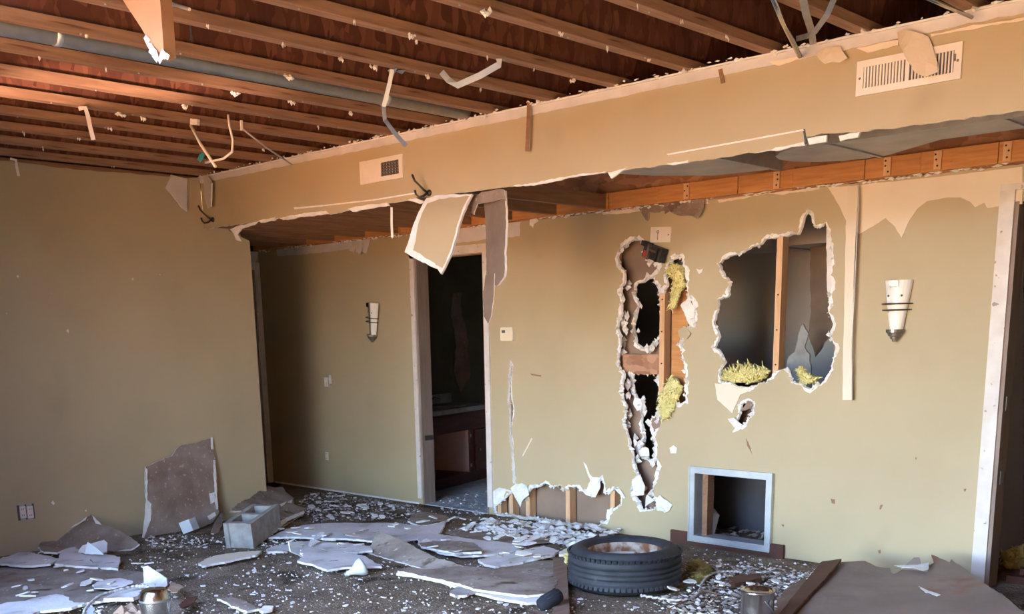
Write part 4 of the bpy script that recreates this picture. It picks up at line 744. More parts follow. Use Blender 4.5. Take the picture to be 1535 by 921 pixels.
vb('top_rail', .02, LV-.02, 0, .02, .50, .67, MAHOG); vb('stile', .64, .70, -.002, .018, .11, .50, MAHOG); vb('stile', .02, .05, -.002, .018, .11, .50, MAHOG)
dr = vb('false_drawer', .03, .66, -.018, 0, .52, .65, MAHOG); vb('door', .72, LV-.02, -.018, 0, .12, .49, MAHOG); k_ = vb('knob', .745, .765, -.04, -.018, .30, .32, CHROME)
for z in (.16, .43): vb('hinge', .638, .655, -.008, -.002, z, z+.03, GALV)
T(t, 'dark red vanity cabinet with its door missing in the washroom', 'cabinet')
t2 = thing('vanity_counter', P1+ld*.5-nd*.25+V((0, 0, .67)))
vb('slab', -.02, LV+.02, -.03, .48, .67, .71, COUNTER, t2); vb('backsplash', -.02, LV+.02, .46, .485, .711, .80, COUNTER, t2)
mb = MB(); cs = P1+ld*.62-nd*.22+V((0, 0, .711)); mb.lathe([(.17, 0), (.18, .012), (.165, .014), (.15, .004), (.02, .002)], 24, cs); mb.build('basin_rim', COUNTER, t2); T(t2, 'dusty grey counter with basin on the dark vanity', 'counter')
cs = cs+V((0, 0, .004)); t3 = thing('basin_tap', cs-nd*.19); mb = MB(); mb.lathe([(.03, 0), (.03, .01), (.016, .02), (.014, .06), (0, .062)], 14, cs-nd*.19); mb.build('tap_base', CHROME, t3); mb = MB(); b_ = cs-nd*.19+V((0, 0, .05)); mb.tube([b_, b_+nd*.05+V((0, 0, .02)), b_+nd*.11+V((0, 0, .0))], .01, 8); mb.build('spout', CHROME, t3); T(t3, 'small metal tap on the dusty vanity counter', 'tap')
mb = MB(); fl = [(D1L+.02, .0), (D1R-.015, .0), (1.6, .13), (1.6, 2.4), (-.5, 2.4), (-.5, .13)]; sheet(Frame((0, 0, .008), (1, 0, 0), (0, 1, 0)), fl, .007, mb=mb); o = mb.build('floor_washroom', [CERAMIC]*3, struct=True); T(o, 'pale grey dusty washroom floor', 'floor')
f = Frame((-.512, 0, 0), (0, 1, 0), (0, 0, 1)); mb = sheet(f, rag(f.px([(676, 470), (678, 440), (692, 440), (690, 460), (700, 500), (706, 560), (690, 590), (680, 560), (684, 520)]), .04, .02), .012); o = mb.build('torn_panel', [DIRTYBACK]*3); T(o, 'ragged dim scrap stuck to the washroom wall above the counter', 'drywall')

# ------------------------------------------------------------------ floor: the large things
# tyre and wheel
def wheel():
    c = V((3.58, -1.145, 0)); Rq = .325; t = thing('car_wheel', c); w = .205; KS = .945
    prof = [(.205, .05), (.215, .035), (.245, .018), (.275, .008), (.300, .012), (.314, .028), (.322, .045), (.325, .060), (.325, .074), (.318, .0745), (.318, .080), (.3255, .0805), (.326, .098), (.319, .0985), (.319, .105), (.326, .1055), (.3255, .122), (.318, .1225), (.318, .128), (.325, .1285), (.325, .145), (.321, .160), (.312, .176), (.298, .192), (.272, .203), (.24, .200), (.222, .192), (.213, .178), (.205, .165)]
    prof = [(r*KS, z*1.13) for r, z in prof]; mb = MB(); mb.lathe(prof, 72, c, close=True); mb.build('tyre', RUBBER, t)
    mb = MB(); n = 64
    for ring, (z, hz, r) in enumerate(((.163, .020, .3205), (.045, .018, .3215))):
        for k in range(n):
            a = 2*pi*(k+.5*ring)/n; R = Matrix.Rotation(a, 3, 'Z'); mb.box(c+R @ V((r*KS-.003, 0, z*1.13)), (.011, .020, hz*2), R @ Matrix.Rotation((.45 if ring == 0 else -.4), 3, 'Y'))
    o = mb.build('tread_blocks', RUBBER, t); o['kind'] = 'stuff'
    mb = MB(); Z0 = V((0, 0, .030)); c = c+Z0; mb.lathe([(.206, .060), (.200, .07), (.190, .075), (.188, .12), (.190, .150), (.200, .170), (.210, .176), (.216, .186), (.222, .188), (.222, .180), (.212, .168), (.204, .160)], 56, c, m=lambda i, j: 1 if 3 <= i <= 8 else 0); mb.build('rim', [RIMM, RUSTY], t)
    mb = MB(); slot = lambda i, j: i == 1 and (j % 8) in (2, 3, 4)
    mb.lathe([(.190, .105), (.165, .098), (.135, .100), (.11, .118), (.07, .112), (.036, .112)], 40, c, skip=slot); mb.build('wheel_disc', RIMM, t)
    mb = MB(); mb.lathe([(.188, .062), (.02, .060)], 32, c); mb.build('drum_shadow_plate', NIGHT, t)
    for k in range(5): a = 2*pi*k/5+.3; mb = MB(); mb.lathe([(0, .006), (.009, .005), (.011, 0)], 10, c+V((math.cos(a)*.057, math.sin(a)*.057, .113))); mb.build('lug_hole', NIGHT, t)
    T(t, 'worn black tyre on a rusty white steel wheel lying flat', 'tyre')
wheel()
# concrete block
c0 = W(337, 823, 'z', 0); wx, ly = V((.843, .537, 0)), V((-.55, .835, 0)); ly = (ly-wx*ly.dot(wx)).normalized(); o0 = V((c0.x, c0.y, 0))
bt = math.radians(7); ly = ly*math.cos(bt)+V((0, 0, 1))*math.sin(bt); fr = Frame(o0+V((0, 0, .168)), wx, ly); Wb, Lb = .195, .46
mb = sheet(fr, [(0, 0), (.028, 0), (.034, .012), (Wb-.034, .012), (Wb-.028, 0), (Wb, 0), (Wb, Lb), (Wb-.028, Lb), (Wb-.034, Lb-.012), (.034, Lb-.012), (.028, Lb), (0, Lb)], .17, [[(.035, .05), (Wb-.035, .05), (Wb-.035, .21), (.035, .21)], [(.035, .25), (Wb-.035, .25), (Wb-.035, .41), (.035, .41)]])
o = mb.build('concrete_block', [CONC]*3); T(o, 'grey two-core concrete block standing on the littered floor', 'concrete block')
# leaning slabs
def lean(name, label, pix, fr, mats, th=.012, amp=.006, warp=None, res=.06, chips=0, cat='drywall slab'):
    mb = sheet(fr, rag(fr.px(pix), .02, amp, sd=pix[0][0]*.7), th, warp=warp, res=res); o = mb.build(name, mats); T(o, label, cat)
    if chips:
        lp = fr.px(pix); m2 = MB()
        for i in range(len(lp)):
            if random.random() < chips: a, b = lp[i]; m2.blob(fr.at(a, b, .0), (.02, .014, .03))
        if m2.v: q = m2.build('gypsum_crumbs', GYP, o); q['kind'] = 'stuff'
    return o
f = frame3(W(213, 806, 'z', .004), W(328, 786, 'z', .004), W(318, 656, 'x', .016))
lean('drywall_slab', 'tall brown drywall slab leaning upright against the shaded wall', [(218, 700), (240, 691), (258, 684), (264, 674), (272, 668), (295, 664), (318, 656), (320, 676), (322, 700), (325, 735), (326, 755), (329, 768), (316, 786), (290, 797), (262, 803), (213, 809), (217, 785), (224, 768), (219, 745)], f, [DIRTYBACK, GYP, PAINT])
f2 = Frame(f.o+f.n*.004, f.u, f.v)
for nm, pl in (('exposed_gypsum', [(219, 702), (221, 704), (221, 750), (227, 756), (226, 780), (216, 807), (213, 806), (217, 778), (219, 752)]), ('exposed_gypsum', [(314, 740), (322, 738), (323, 752), (316, 756)]), ('exposed_gypsum', [(311, 774), (322, 768), (324, 773), (314, 780)]), ('exposed_gypsum', [(316, 656), (319, 656), (320, 674), (317, 674)]), ('exposed_gypsum', [(320, 690), (323, 690), (325, 730), (327, 764), (324, 764), (321, 720)])):
    q = bpy.data.objects['drywall_slab']; mb = sheet(f2, rag(f2.px(pl), .02, .004), .0038); mb.build(nm, [GYP]*3, q)
f = frame3(W(60, 822, 'z', .005), W(205, 826, 'z', .005), W(136, 774, 'x', .016))
lean('drywall_slab', 'brown jagged drywall slab slumped low against the shaded wall', [(55, 793), (64, 784), (78, 776), (100, 776), (122, 778), (137, 772), (150, 784), (168, 790), (190, 802), (209, 816), (196, 824), (165, 829), (120, 826), (75, 818), (58, 812)], f, [DIRTYBACK, GYP, PAINT], warp=lambda a, b: .01*noise.noise((a*6, b*6, 2)))
f3 = Frame(f.o+f.n*.012, f.u, f.v); q = [o for o in bpy.data.objects if o.name == 'drywall_slab.001'][0]
for pl in ([(55, 793), (64, 786), (73, 796), (70, 808), (62, 814), (57, 806)], [(90, 776), (124, 777), (112, 783)], [(96, 793), (120, 783), (130, 775), (128, 780), (108, 791)], [(138, 773), (150, 784), (152, 787), (143, 785)]):
    mb = sheet(f3, rag(f3.px(pl), .02, .004), .003); mb.build('exposed_gypsum', [GYP if pl[0][0] != 55 else PRIMER]*3, q)
f = frame3(W(412, 800, 'z', .004), W(458, 770, 'z', .02), W(388, 737, 'x', .02))
lean('drywall_slab', 'brown slab propped behind the concrete block at the wall end', [(345, 766), (355, 757), (380, 743), (396, 730), (402, 728), (412, 732), (424, 731), (428, 738), (439, 746), (440, 756), (458, 763), (456, 770), (440, 780), (412, 799), (404, 788), (385, 774), (360, 766)], f, [BROWNFLOORPAPER, GYP, GYP], amp=.008, warp=lambda a, b: .012*noise.noise((a*5, b*5, 4)))
f3 = Frame(f.o+f.n*.014, f.u, f.v); q = bpy.data.objects['drywall_slab.002']
for pl in ([(420, 756), (430, 752), (426, 757), (422, 759)], [(431, 753), (438, 749), (437, 754)], [(404, 792), (430, 776), (456, 766), (456, 770), (432, 781), (410, 799)]): mb = sheet(f3, rag(f3.px(pl), .02, .003), .003); mb.build('exposed_gypsum', [GYP]*3, q)
f = frame3(W(320, 800, 'z', .004), W(336, 795, 'z', .004), W(328, 770, 'x', .08)); lean('drywall_shard', 'small brown shard propped between upright slab and block', [(316, 800), (322, 782), (334, 766), (334, 780), (328, 795), (326, 801)], f, [DIRTYBACK, GYP, GYP])
# big brown panelling sheet
pa, pb = W(1250, 848, 'y', -.42), W(1425, 842, 'y', -.30); f = frame3(pa, pb, V((5.2, -1.9, .05)))
hump = lambda a, b: .02*noise.noise((a*2.3, b*2.3, 8))+.006*noise.noise((a*7, b*7, 1))
o = lean('panel_sheet', 'large brown panelling sheet with torn top edge lying by the doorway', [(1232, 849), (1256, 848), (1255, 843), (1272, 842), (1297, 842), (1312, 848), (1326, 850), (1334, 850), (1338, 860), (1352, 852), (1372, 853), (1390, 856), (1393, 846), (1400, 843), (1396, 832), (1412, 838), (1423, 843), (1426, 839), (1445, 853), (1465, 868), (1500, 893), (1535, 918), (1580, 955), (1600, 1000), (1450, 1010), (1300, 1010), (1140, 1000), (1120, 985), (1175, 921), (1200, 885)], f, [PANELB, PANELB, GYP], .01, .004, hump, .05, cat='panel')
f2 = Frame(f.o+f.n*.013, f.u, f.v)
for pl in ([(1377, 879), (1392, 886), (1410, 892), (1404, 894), (1392, 889), (1388, 889)], [(1340, 848), (1375, 847), (1393, 843), (1391, 854), (1384, 856), (1370, 852), (1352, 851)]): mb = sheet(f2, rag(f2.px(pl), .012, .003), .002); mb.build('exposed_paper', [GYP]*3, o)
mb = sheet(Frame(f.o+f.n*.014, f.u, f.v), rag(f.px([(1233, 849), (1262, 845), (1238, 875), (1195, 921), (1160, 970), (1130, 985), (1175, 921), (1203, 885)]), .03, .004), .012, warp=lambda a, b: .012, res=.05); mb.build('folded_edge', [BASEB, BASEB, PANELB], o)
f = frame3(W(1352, 850, 'y', -.25), W(1382, 850, 'y', -.25), W(1370, 836, 'y', -.22)); lean('panel_scrap', 'small curled brown scrap behind the panelling sheet', [(1350, 852), (1360, 845), (1370, 836), (1378, 836), (1381, 845), (1378, 850)], f, [PANELB, GYP, PANELB], .006, .003, cat='panel')
f = frame3(W(1170, 880, 'z', .03), W(1212, 872, 'z', .03), W(1190, 850, 'y', -.3)); lean('panel_scrap', 'bent tan scrap tucked beside the panelling sheet', [(1150, 925), (1175, 885), (1205, 866), (1216, 873), (1190, 905), (1172, 935)], f, [BOARD, GYP, PANELB], .006, .005, cat='panel')
# flat slabs, each on its own level
def slab(label, pix, z, mats, amp=.012, th=.013, wob=.010, tilt=None, name='drywall_slab', chips=0, cat='drywall slab'):
    fr = tilt or Frame((0, 0, z), (1, 0, 0), (0, 1, 0))
    return lean(name, label, pix, fr, mats, th, amp, (lambda a, b: wob*(noise.noise((a*3.5, b*3.5, z*50))+.3)) if wob else None, .07, chips, cat)
LAV = [GREYPAPER, GYP, PAPERBACK]; BRN = [BROWNFLOORPAPER, GYP, GREYPAPER]
slab('broad brown drywall board lying flat before the slumped slab', [(-60, 855), (0, 851), (80, 847), (140, 850), (190, 855), (222, 859), (226, 876), (214, 884), (190, 894), (150, 903), (118, 908), (60, 901), (0, 908), (-60, 925)], .02, BRN)
slab('grey slab with chalky edge resting on the broad brown board', [(-30, 846), (0, 838), (28, 829), (44, 828), (62, 832), (90, 838), (76, 846), (46, 849), (22, 848), (0, 845)], .045, LAV, wob=.004)
slab('pale lavender triangle of drywall beside the slumped slab', [(82, 846), (92, 826), (98, 824), (112, 821), (130, 836), (147, 850), (118, 849)], .04, LAV, wob=.004)
slab('pale lavender slab under the two upright shards', [(124, 832), (140, 830), (160, 831), (180, 836), (177, 853), (150, 850), (136, 840)], .035, LAV, wob=.004)
f = frame3(W(127, 832, 'z', .05), W(158, 832, 'z', .05), W(140, 812, 'z', .14)+V((-.03, .05, 0)))
lean('drywall_shard', 'blue-white triangular shard standing on the lavender slab', [(127, 831), (131, 813), (145, 822), (156, 832)], f, [BLUEW, GYP, GYP], .01, .003)
f = frame3(W(118, 830, 'z', .04), W(160, 828, 'z', .04), W(150, 811, 'z', .12)+V((-.06, .09, 0)))
lean('drywall_shard', 'grey rounded shard behind the blue-white triangular shard', [(117, 828), (124, 818), (138, 815), (156, 810), (161, 814), (160, 828), (140, 831)], f, [GREYPAPER, GYP, GYP], .01, .004)
slab('grey brown cupped scrap against the foot of the slumped slab', [(57, 822), (62, 815), (80, 812), (92, 816), (100, 823), (86, 829), (66, 828)], .05, [DIRTYBACK, GYP, GYP], wob=.02)
slab('small grey paper sheet lying on the broad brown board', [(138, 878), (150, 871), (180, 868), (190, 872), (200, 874), (190, 880), (165, 885), (142, 884)], .042, LAV, th=.004)
slab('grey wedge of drywall lying between cable and tin', [(155, 899), (175, 890), (212, 880), (210, 892), (200, 898), (180, 898)], .045, LAV, th=.02)
slab('pale grey slab in the near corner by the striped cable', [(-20, 915), (10, 905), (38, 903), (55, 898), (84, 892), (96, 893), (110, 904), (128, 906), (100, 913), (60, 917), (45, 925), (0, 940)], .05, LAV)
f = frame3(W(215, 878, 'z', .02), W(254, 880, 'z', .02), W(228, 845, 'z', .16)+V((-.02, .03, 0)))
o = lean('drywall_shard', 'curled translucent white shard standing behind the dented tin', [(216, 882), (217, 850), (228, 845), (236, 850), (246, 858), (253, 866), (254, 876), (248, 882)], f, [TAPE, GYP, GYP], .006, .005, lambda a, b: .05*math.sin(a*16))
slab('small grey slab lying in front of the concrete block', [(297, 845), (312, 838), (330, 834), (365, 830), (392, 828), (386, 833), (345, 842), (303, 849)], .03, [PRIMER, GYP, GYP], wob=.01)
slab('long lavender slab lying flat in front of the hall opening', [(402, 806), (430, 794), (460, 788), (520, 784), (580, 784), (640, 788), (668, 781), (660, 800), (640, 806), (600, 812), (555, 812), (520, 809), (480, 807), (430, 806)], .028, LAV)
slab('lavender slab strip under the edge of the long slab', [(452, 812), (480, 812), (520, 815), (556, 820), (558, 826), (530, 829), (490, 826), (462, 818)], .03, LAV, wob=.004)
slab('large lavender slab with chalky edge beside the light bulb', [(450, 820), (462, 817), (480, 824), (520, 829), (548, 834), (560, 842), (572, 850), (540, 850), (515, 851), (490, 855), (468, 846), (446, 842), (452, 836)], .035, LAV, wob=.004)
f = frame3(W(438, 838, 'z', .01), W(456, 830, 'z', .01), W(445, 811, 'z', .09)); lean('drywall_shard', 'blue-white upturned corner at the edge of the large lavender slab', [(437, 826), (434, 812), (446, 813), (453, 818), (455, 832), (450, 844), (442, 843), (452, 834)], f, [BLUEW, GYP, GYP], .01, .004, lambda a, b: .02*noise.noise((a*9, b*9, 1)))
slab('narrow grey slab with white edge near the block corner', [(399, 825), (412, 819), (434, 817), (440, 822), (424, 827), (402, 828)], .02, LAV, wob=.004)
f = frame3(W(552, 828, 'z', .012), W(650, 856, 'z', .012), W(600, 810, 'z', .085))
lean('drywall_slab', 'brown stained slab tilted up like a ramp amid grey slabs', [(550, 828), (556, 818), (562, 802), (567, 797), (585, 803), (607, 812), (632, 826), (655, 837), (690, 847), (700, 853), (670, 856), (648, 857), (600, 843)], f, BRN, .013, .006)
slab('long brown slab with thick white broken edge near the plank', [(596, 858), (612, 852), (640, 855), (690, 850), (730, 852), (760, 858), (800, 862), (836, 866), (832, 880), (818, 890), (790, 893), (745, 888), (715, 884), (690, 876), (650, 867)], .045, BRN)
slab('white gypsum underlayer showing along the long brown slab', [(594, 860), (620, 863), (660, 872), (700, 885), (740, 896), (790, 905), (806, 903), (822, 895), (800, 888), (740, 884), (690, 874), (640, 864), (600, 856)], .024, [GYP, GYP, GYP], amp=.006, wob=.003)
slab('grey slab with brown torn paper on it before the broken wall base', [(626, 806), (640, 800), (690, 807), (740, 812), (770, 818), (782, 824), (764, 828), (730, 832), (690, 834), (660, 830), (632, 818)], .03, LAV)
slab('brown paper topped strip lying on the grey slab', [(626, 814), (650, 812), (690, 812), (712, 815), (722, 824), (722, 828), (690, 829), (656, 825), (634, 820)], .052, [BROWNFLOORPAPER, GYP, GYP], th=.014, wob=.004)
slab('grey slab lying between the brown strip and the tyre', [(716, 838), (750, 832), (785, 826), (816, 819), (838, 827), (830, 834), (800, 840), (770, 845), (742, 850), (725, 846)], .035, LAV)
slab('brown dirty sheet under the slabs near the broken wall base', [(668, 800), (700, 786), (750, 784), (830, 792), (870, 802), (840, 812), (790, 818), (740, 812), (690, 808)], .012, [BROWNFLOORPAPER]*3, th=.006)
slab('brown dirt crusted board beside the plank', [(735, 858), (760, 848), (800, 842), (834, 842), (835, 862), (800, 862), (760, 858)], .02, [BROWNFLOORPAPER]*3, th=.01)
slab('brown grey board end lying by the washroom threshold', [(612, 782), (620, 770), (640, 768), (672, 775), (674, 780), (650, 786), (630, 788)], .03, BRN)
slab('small dull grey chip lying by the white broken edge', [(674, 889), (682, 882), (700, 881), (714, 886), (700, 893), (682, 895)], .03, [COUNTER, GYP, GYP], wob=.01)
slab('pale wedge of drywall between tyre and broken wall base', [(838, 828), (850, 822), (862, 818), (872, 820), (868, 828), (850, 832), (838, 833)], .05, [GYP, GYP, GYP])
# plank
a, b = W(839, 836, 'z', .04), W(843, 960, 'z', .04); d = (b-a).normalized(); s = V((-d.y, d.x, 0)).normalized()*.045
mb = MB(); mb.box((a+b)/2-V((0, 0, .019)), (.078, (b-a).length, .038), Matrix.Rotation(math.atan2(-d.x, d.y), 3, 'Z')); o = mb.build('plank', BOARD); T(o, 'brown timber plank pointing away past the tyre', 'plank')
# navy foam pad resting across plank
t = thing('foam_pad', W(822, 905, 'z', .02)); p0, p1 = W(810, 908, 'z', .05), W(838, 892, 'z', .085); ax = (p1-p0).normalized(); mb = MB()
mb.tube([p0-ax*.012, p0, p0+ax*.04, p1-ax*.03, p1, p1+ax*.012], [.012, .032, .04, .04, .034, .016], 14); mb.build('pad_body', NAVY, t)
for k in range(4): a_ = k*.5+.4; mb = MB(); o_ = V((0, 0, 1))*math.cos(a_-1.2)*.041+ax.cross(V((0, 0, 1))).normalized()*math.sin(a_-1.2)*-.041; mb.tube([p0+o_*.95+ax*.02, p1+o_*.95-ax*.02], .003, 5); mb.build('rib', BLACKPL, t)
T(t, 'dark navy ribbed grip or pad lying across the plank edge', 'pad')
# bulb
c = W(536, 866, 'z', 0); t = thing('flood_bulb', c); ax = (RT*.80+V((0, 0, .42))+FW*.25).normalized(); q = ax.to_track_quat('Z', 'Y').to_matrix(); b0 = c-RT*.045+V((0, 0, .026))
mb = MB(); mb.lathe([(0, -.03), (.014, -.028), (.016, 0), (.018, .012), (.03, .035), (.048, .062), (.054, .08), (.050, .092), (.03, .100), (0, .103)], 22, b0, R=q); mb.build('bulb_glass', BLUEW, t)
mb = MB(); mb.lathe([(0, -.034), (.012, -.032), (.015, -.026), (.015, -.004), (.017, 0)], 14, b0, R=q); mb.build('screw_cap', GALV, t); T(t, 'pale blue-white flood bulb lying beside the large lavender slab', 'light bulb')
# carton
c = W(276, 802, 'z', 0)+V((-.01, .05, .002)); t = thing('small_carton', c); R = Matrix.Rotation(.55, 3, 'Z') @ Matrix.Rotation(-.35, 3, 'Y'); mb = MB(); mb.box(c+V((0, 0, .055)), (.085, .09, .085), R); mb.build('box', BLUEW, t)
mb = MB(); mb.box(c+V((0, 0, .055))+R @ V((.0, .0, .0432)), (.05, .055, .001), R); mb.build('printed_label', YELLOWLAB, t); T(t, 'small white carton with ochre label before the upright slab', 'carton')
# tins
def tin(c, r, h, label, dome=False):
    t = thing('paint_tin', c); mb = MB()
    if not dome:
        mb.lathe([(0, .002), (r*.97, .0), (r, .004), (r*1.02, .008), (r, .012), (r, h*.5), (r, h-.012), (r*1.025, h-.008), (r*1.025, h), (r*.96, h), (r*.95, h-.010), (r*.86, h-.012)], 40, c); mb.build('can', CHROME, t)
        mb = MB(); mb.lathe([(r*.86, h-.012), (r*.84, h-.004), (r*.78, h-.004), (r*.74, h-.014), (0, h-.014)], 40, c); mb.build('lid', CHROME, t)
        mb = MB(); mb.tube([c+V((r*1.02*math.cos(a), r*1.02*math.sin(a), h*.8-.5*h*math.sin(a+.6)*.9)) for a in [-.6+pi*k/16 for k in range(17)]], .0025, 6); mb.build('bail_wire', GALV, t)
        mb = MB(); mb.lathe([(0, .004), (.012, .003), (.014, 0)], 12, c+V((r, -.01, h*.75)), R=Matrix.Rotation(pi/2, 3, 'Y')); mb.build('ear', GALV, t)
    else:
        mb.lathe([(0, .001), (r*.93, 0), (r*.95, .05), (r, h*.72), (r*.98, h*.78), (r*.8, h*.95), (r*.74, h), (0, h*1.01)], 32, c); mb.build('can', CHROME, t)
        mb = MB(); mb.lathe([(r*.99, h*.70), (r*1.02, h*.73), (r*.99, h*.76)], 32, c); mb.build('bead', GALV, t)
    T(t, label, 'tin')
tin(W(1134, 944, 'z', 0), .076, .19, 'shiny metal paint tin standing right of the tyre'); tin(W(236, 941, 'z', 0)+V((0, 0, 0)), .073, .19, 'dented silver tin with tapered top near the striped cable', True)
# cords
def cord(name, pix, r, label, m, z=.02, tw=0):
    pts = [W(a, b, 'z', z) for a, b in pix]; P = []
    for i in range(len(pts)-1):
        p0, p1, p2, p3 = pts[max(i-1, 0)], pts[i], pts[i+1], pts[min(i+2, len(pts)-1)]
        for k in range(10):
            t = k/10; P.append(.5*((2*p1)+(-p0+p2)*t+(2*p0-5*p1+4*p2-p3)*t*t+(-p0+3*p1-3*p2+p3)*t**3))
    if tw: P = [p+V((math.cos(i*1.9), math.sin(i*1.9), math.cos(i*1.9)))*tw for i, p in enumerate(P)]
    mb = MB(); mb.tube(P, r, 7); o = mb.build(name, m); T(o, label, 'cord')
cord('twisted_cord', [(960, 893), (985, 897), (1020, 900), (1044, 893), (1052, 876), (1062, 864), (1078, 858), (1098, 857), (1112, 858)], .006, 'white twisted cord curling between the tyre and frame', CORDW, .035, .004)
cord('striped_cable', [(122, 935), (128, 915), (138, 903), (152, 893), (175, 886), (200, 880), (216, 879), (226, 883)], .008, 'black and white striped cable arching behind the dented tin', CORDW, .075, .003)
cord('thin_wire', [(1000, 915), (1025, 902), (1058, 888), (1075, 893), (1062, 908)], .003, 'thin brown wire loop among rubble near the paint tin', DARKLUMBER, .03)
# assorted scraps
tuft([(1033, 848), (1042, 842), (1056, 846), (1068, 856), (1060, 868), (1046, 874), (1036, 866)], Frame((0, 0, .03), (1, 0, 0), (0, 1, 0)), 'dull yellow insulation scrap on the floor right of the tyre', .0, 9, 60, size=(.02, .045), m=LEAF)
tuft([(846, 830), (858, 828), (860, 840), (850, 848), (846, 842)], Frame((0, 0, .04), (1, 0, 0), (0, 1, 0)), 'pale yellow fluff tucked between plank and tyre', .0, 10, 18, size=(.015, .03))
mb = MB()
for i in range(9): mb.blob(W(195+random.uniform(-14, 14), 918+random.uniform(-6, 12), 'z', .03), (.05, .05, .035))
o = mb.build('clay_lump', TANROCK); T(o, 'tan crumbly lump beside the dented tin', 'lump')
slab('brown leaf-like scrap beside the curled white shard', [(252, 884), (258, 874), (268, 877), (276, 884), (266, 892), (256, 893)], .05, [TANROCK]*3, th=.004, wob=.03, name='paper_scrap', cat='scrap')
slab('reddish brown scrap on the floor right of the dented tin', [(268, 908), (280, 896), (296, 894), (290, 906), (276, 914)], .04, [BASEB]*3, th=.006, wob=.02, name='paper_scrap', cat='scrap')
slab('brown and white splinter of board in the middle foreground', [(325, 900), (345, 898), (370, 903), (388, 912), (370, 916), (345, 908)], .03, [BROWNFLOORPAPER, GYP, GYP], th=.012, wob=.02, name='board_splinter', cat='scrap')
slab('white curved chip in the middle foreground', [(388, 912), (396, 907), (410, 908), (408, 914), (394, 917)], .03, [GYP]*3, wob=.02, name='plaster_chip', cat='scrap')
slab('red brown stick of wood lying before the red-brown board', [(1092, 866), (1112, 862), (1140, 860), (1142, 866), (1118, 872), (1096, 876)], .05, [BASEB]*3, th=.025, name='wood_stick', cat='wood')
slab('blue-white chip in the near corner beside the cable', [(128, 918), (136, 911), (143, 916), (140, 925), (130, 925)], .07, [BLUEW]*3, name='plaster_chip', cat='scrap')
# broken pile of gypsum along the wall base
KEEP = [(3.58, -1.145, .36), (*W(1134, 944, 'z', 0)[:2], .12), (*W(236, 941, 'z', 0)[:2], .12)]
def clear(x, y): return all((x-a)**2+(y-b)**2 > c*c for a, b, c in KEEP)
def heap(name, pix, n, s, label, m, z=.0, hz=.05, seed=0, flat=.4):
    r = random.Random(seed); lp = FLR.px(pix); xs = [q[0] for q in lp]; ys = [q[1] for q in lp]; mb = MB(); k = 0
    while k < n:
        q = (r.uniform(min(xs), max(xs)), r.uniform(min(ys), max(ys)))
        if inside(q, lp) and clear(*q):
            d = r.uniform(.25, 1)**1.6*s; mb.blob((q[0], q[1], z+r.uniform(.2, 1)*hz*.6), (d, d*r.uniform(.5, 1), d*flat), r.choice((0, 0, 1)), r); k += 1
    o = mb.build(name, m); T(o, label, 'rubble'); o['kind'] = 'stuff'
heap('gypsum_rubble', [(690, 795), (740, 783), (800, 785), (880, 795), (930, 802), (900, 815), (860, 825), (800, 812), (740, 806)], 420, .05, 'white crumbled gypsum heaped along the broken wall base', [GYP, GREYPAPER], 0, .07, 1)
heap('gypsum_rubble', [(985, 905), (1010, 862), (1060, 845), (1120, 852), (1180, 862), (1235, 858), (1190, 890), (1150, 930), (1040, 935)], 1500, .022, 'grey crushed plaster rubble around the paint tin', [RUBBLEM, GYP], 0, .05, 2)
heap('gypsum_rubble', [(460, 742), (510, 740), (620, 760), (640, 775), (560, 783), (470, 785), (440, 770)], 700, .028, 'grey brown rubble spread over the hall opening floor', [RUBBLEM, GREYPAPER], 0, .03, 3)
heap('gypsum_rubble', [(655, 745), (735, 738), (738, 775), (660, 770)], 160, .025, 'pale dusty rubble on the washroom threshold', [CERAMIC, GYP], 0, .02, 4)
heap('gypsum_rubble', [(215, 805), (300, 805), (335, 815), (300, 825), (220, 820)], 200, .022, 'small pale crumbs along the foot of the upright slab', [GYP, RUBBLEM], 0, .02, 5)
heap('gypsum_rubble', [(400, 800), (440, 808), (450, 830), (400, 835), (390, 815)], 120, .02, 'white crumbs beside the concrete block corner', [GYP, GREYPAPER], 0, .02, 6)
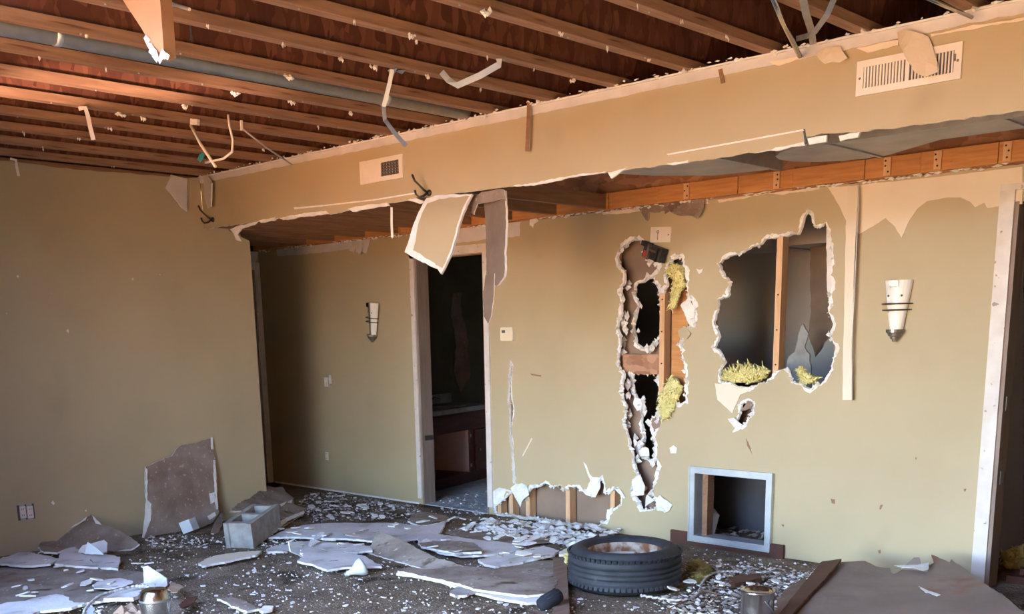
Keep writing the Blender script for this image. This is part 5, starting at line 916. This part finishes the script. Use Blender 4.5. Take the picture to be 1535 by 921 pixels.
# chips one can pick out, then the uncountable dust
chipm = []
for k in range(10):
    n = random.randint(5, 8); lp = [(math.cos(2*pi*i/n)*random.uniform(.5, 1), math.sin(2*pi*i/n)*random.uniform(.4, .9)) for i in range(n)]
    mb = sheet(Frame((0, 0, .3), (1, 0, 0), (0, 1, 0)), lp, .3); me = bpy.data.meshes.new('drywall_chip'); me.from_pydata([tuple(v) for v in mb.v], [], mb.f); me.materials.append(GYP if k % 3 else GREYPAPER); me.update(); chipm.append(me)
r = random.Random(3); k = 0
while k < 170:
    px, py = r.uniform(0, 1180), r.uniform(795, 921)
    p = W(px, py, 'z', 0)
    if p.x < .08 or p.y > -.1 or not clear(p.x, p.y) or (1090 < px and py > 880): continue
    if (px < 220 and py < 890) or (545 < px < 850 and py < 895 and r.random() < .7): continue
    o = bpy.data.objects.new('drywall_chip', r.choice(chipm)); COL.objects.link(o); s = r.choice((.009, .012, .015, .02)); o.scale = (s, s, .018); o.location = (p.x, p.y, .001); o.rotation_euler = (r.uniform(-.2, .2), r.uniform(-.2, .2), r.uniform(0, 6))
    T(o, 'small pale drywall chip lying loose on the dark floor', 'drywall chip', 'drywall chips strewn over the floor'); k += 1
r = random.Random(8)
for (poly, n, smin, smax, zt, lab, grp) in (([(400, 800), (560, 783), (700, 785), (880, 800), (850, 830), (820, 850), (720, 850), (600, 830), (450, 835)], 70, .03, .075, .03, 'irregular drywall shard lying among the larger slabs', 'shards among the larger slabs'), ([(0, 880), (60, 850), (200, 835), (260, 860), (230, 905), (100, 921), (0, 921)], 22, .025, .06, .03, 'irregular drywall shard lying on the broad brown board', 'shards on the broad brown board'), ([(990, 905), (1020, 865), (1090, 860), (1180, 868), (1160, 900), (1100, 921), (1000, 921)], 14, .02, .045, .03, 'irregular plaster shard among rubble by the paint tin', 'shards by the paint tin'), ([(470, 745), (600, 762), (640, 775), (560, 783), (460, 780)], 26, .025, .06, .02, 'irregular drywall shard lying in the hall opening', 'shards in the hall opening')):
    lp = FLR.px(poly); xs = [q[0] for q in lp]; ys = [q[1] for q in lp]; k = 0
    while k < n:
        q = (r.uniform(min(xs), max(xs)), r.uniform(min(ys), max(ys)))
        if not inside(q, lp) or not clear(*q): continue
        o = bpy.data.objects.new('drywall_shard', r.choice(chipm)); COL.objects.link(o); sz = r.uniform(smin, smax); o.scale = (sz, sz*r.uniform(.6, .95), .024); o.location = (q[0], q[1], zt+r.uniform(.0, .03)); o.rotation_euler = (r.uniform(-.3, .3), r.uniform(-.3, .3), r.uniform(0, 6)); T(o, lab, 'drywall scrap', grp); k += 1
mb = MB(); r = random.Random(5)
for i in range(7500):
    px, py = r.uniform(-40, 1240), r.uniform(735, 925)
    p = W(px, py, 'z', 0)
    if p.x < .04 or p.y > -.05 or not clear(p.x, p.y): continue
    if noise.noise((p.x*2.1, p.y*2.1, 0)) < -.25 and r.random() < .7: continue
    d = .0025+.010*r.random()**3; mb.blob((p.x, p.y, d*.4), (d, d*.8, d*.5), 0 if r.random() < .72 else 1, r)
o = mb.build('plaster_crumbs', [GYP, RUBBLEM]); T(o, 'fine white plaster crumbs scattered over the dark floor', 'debris'); o['kind'] = 'stuff'
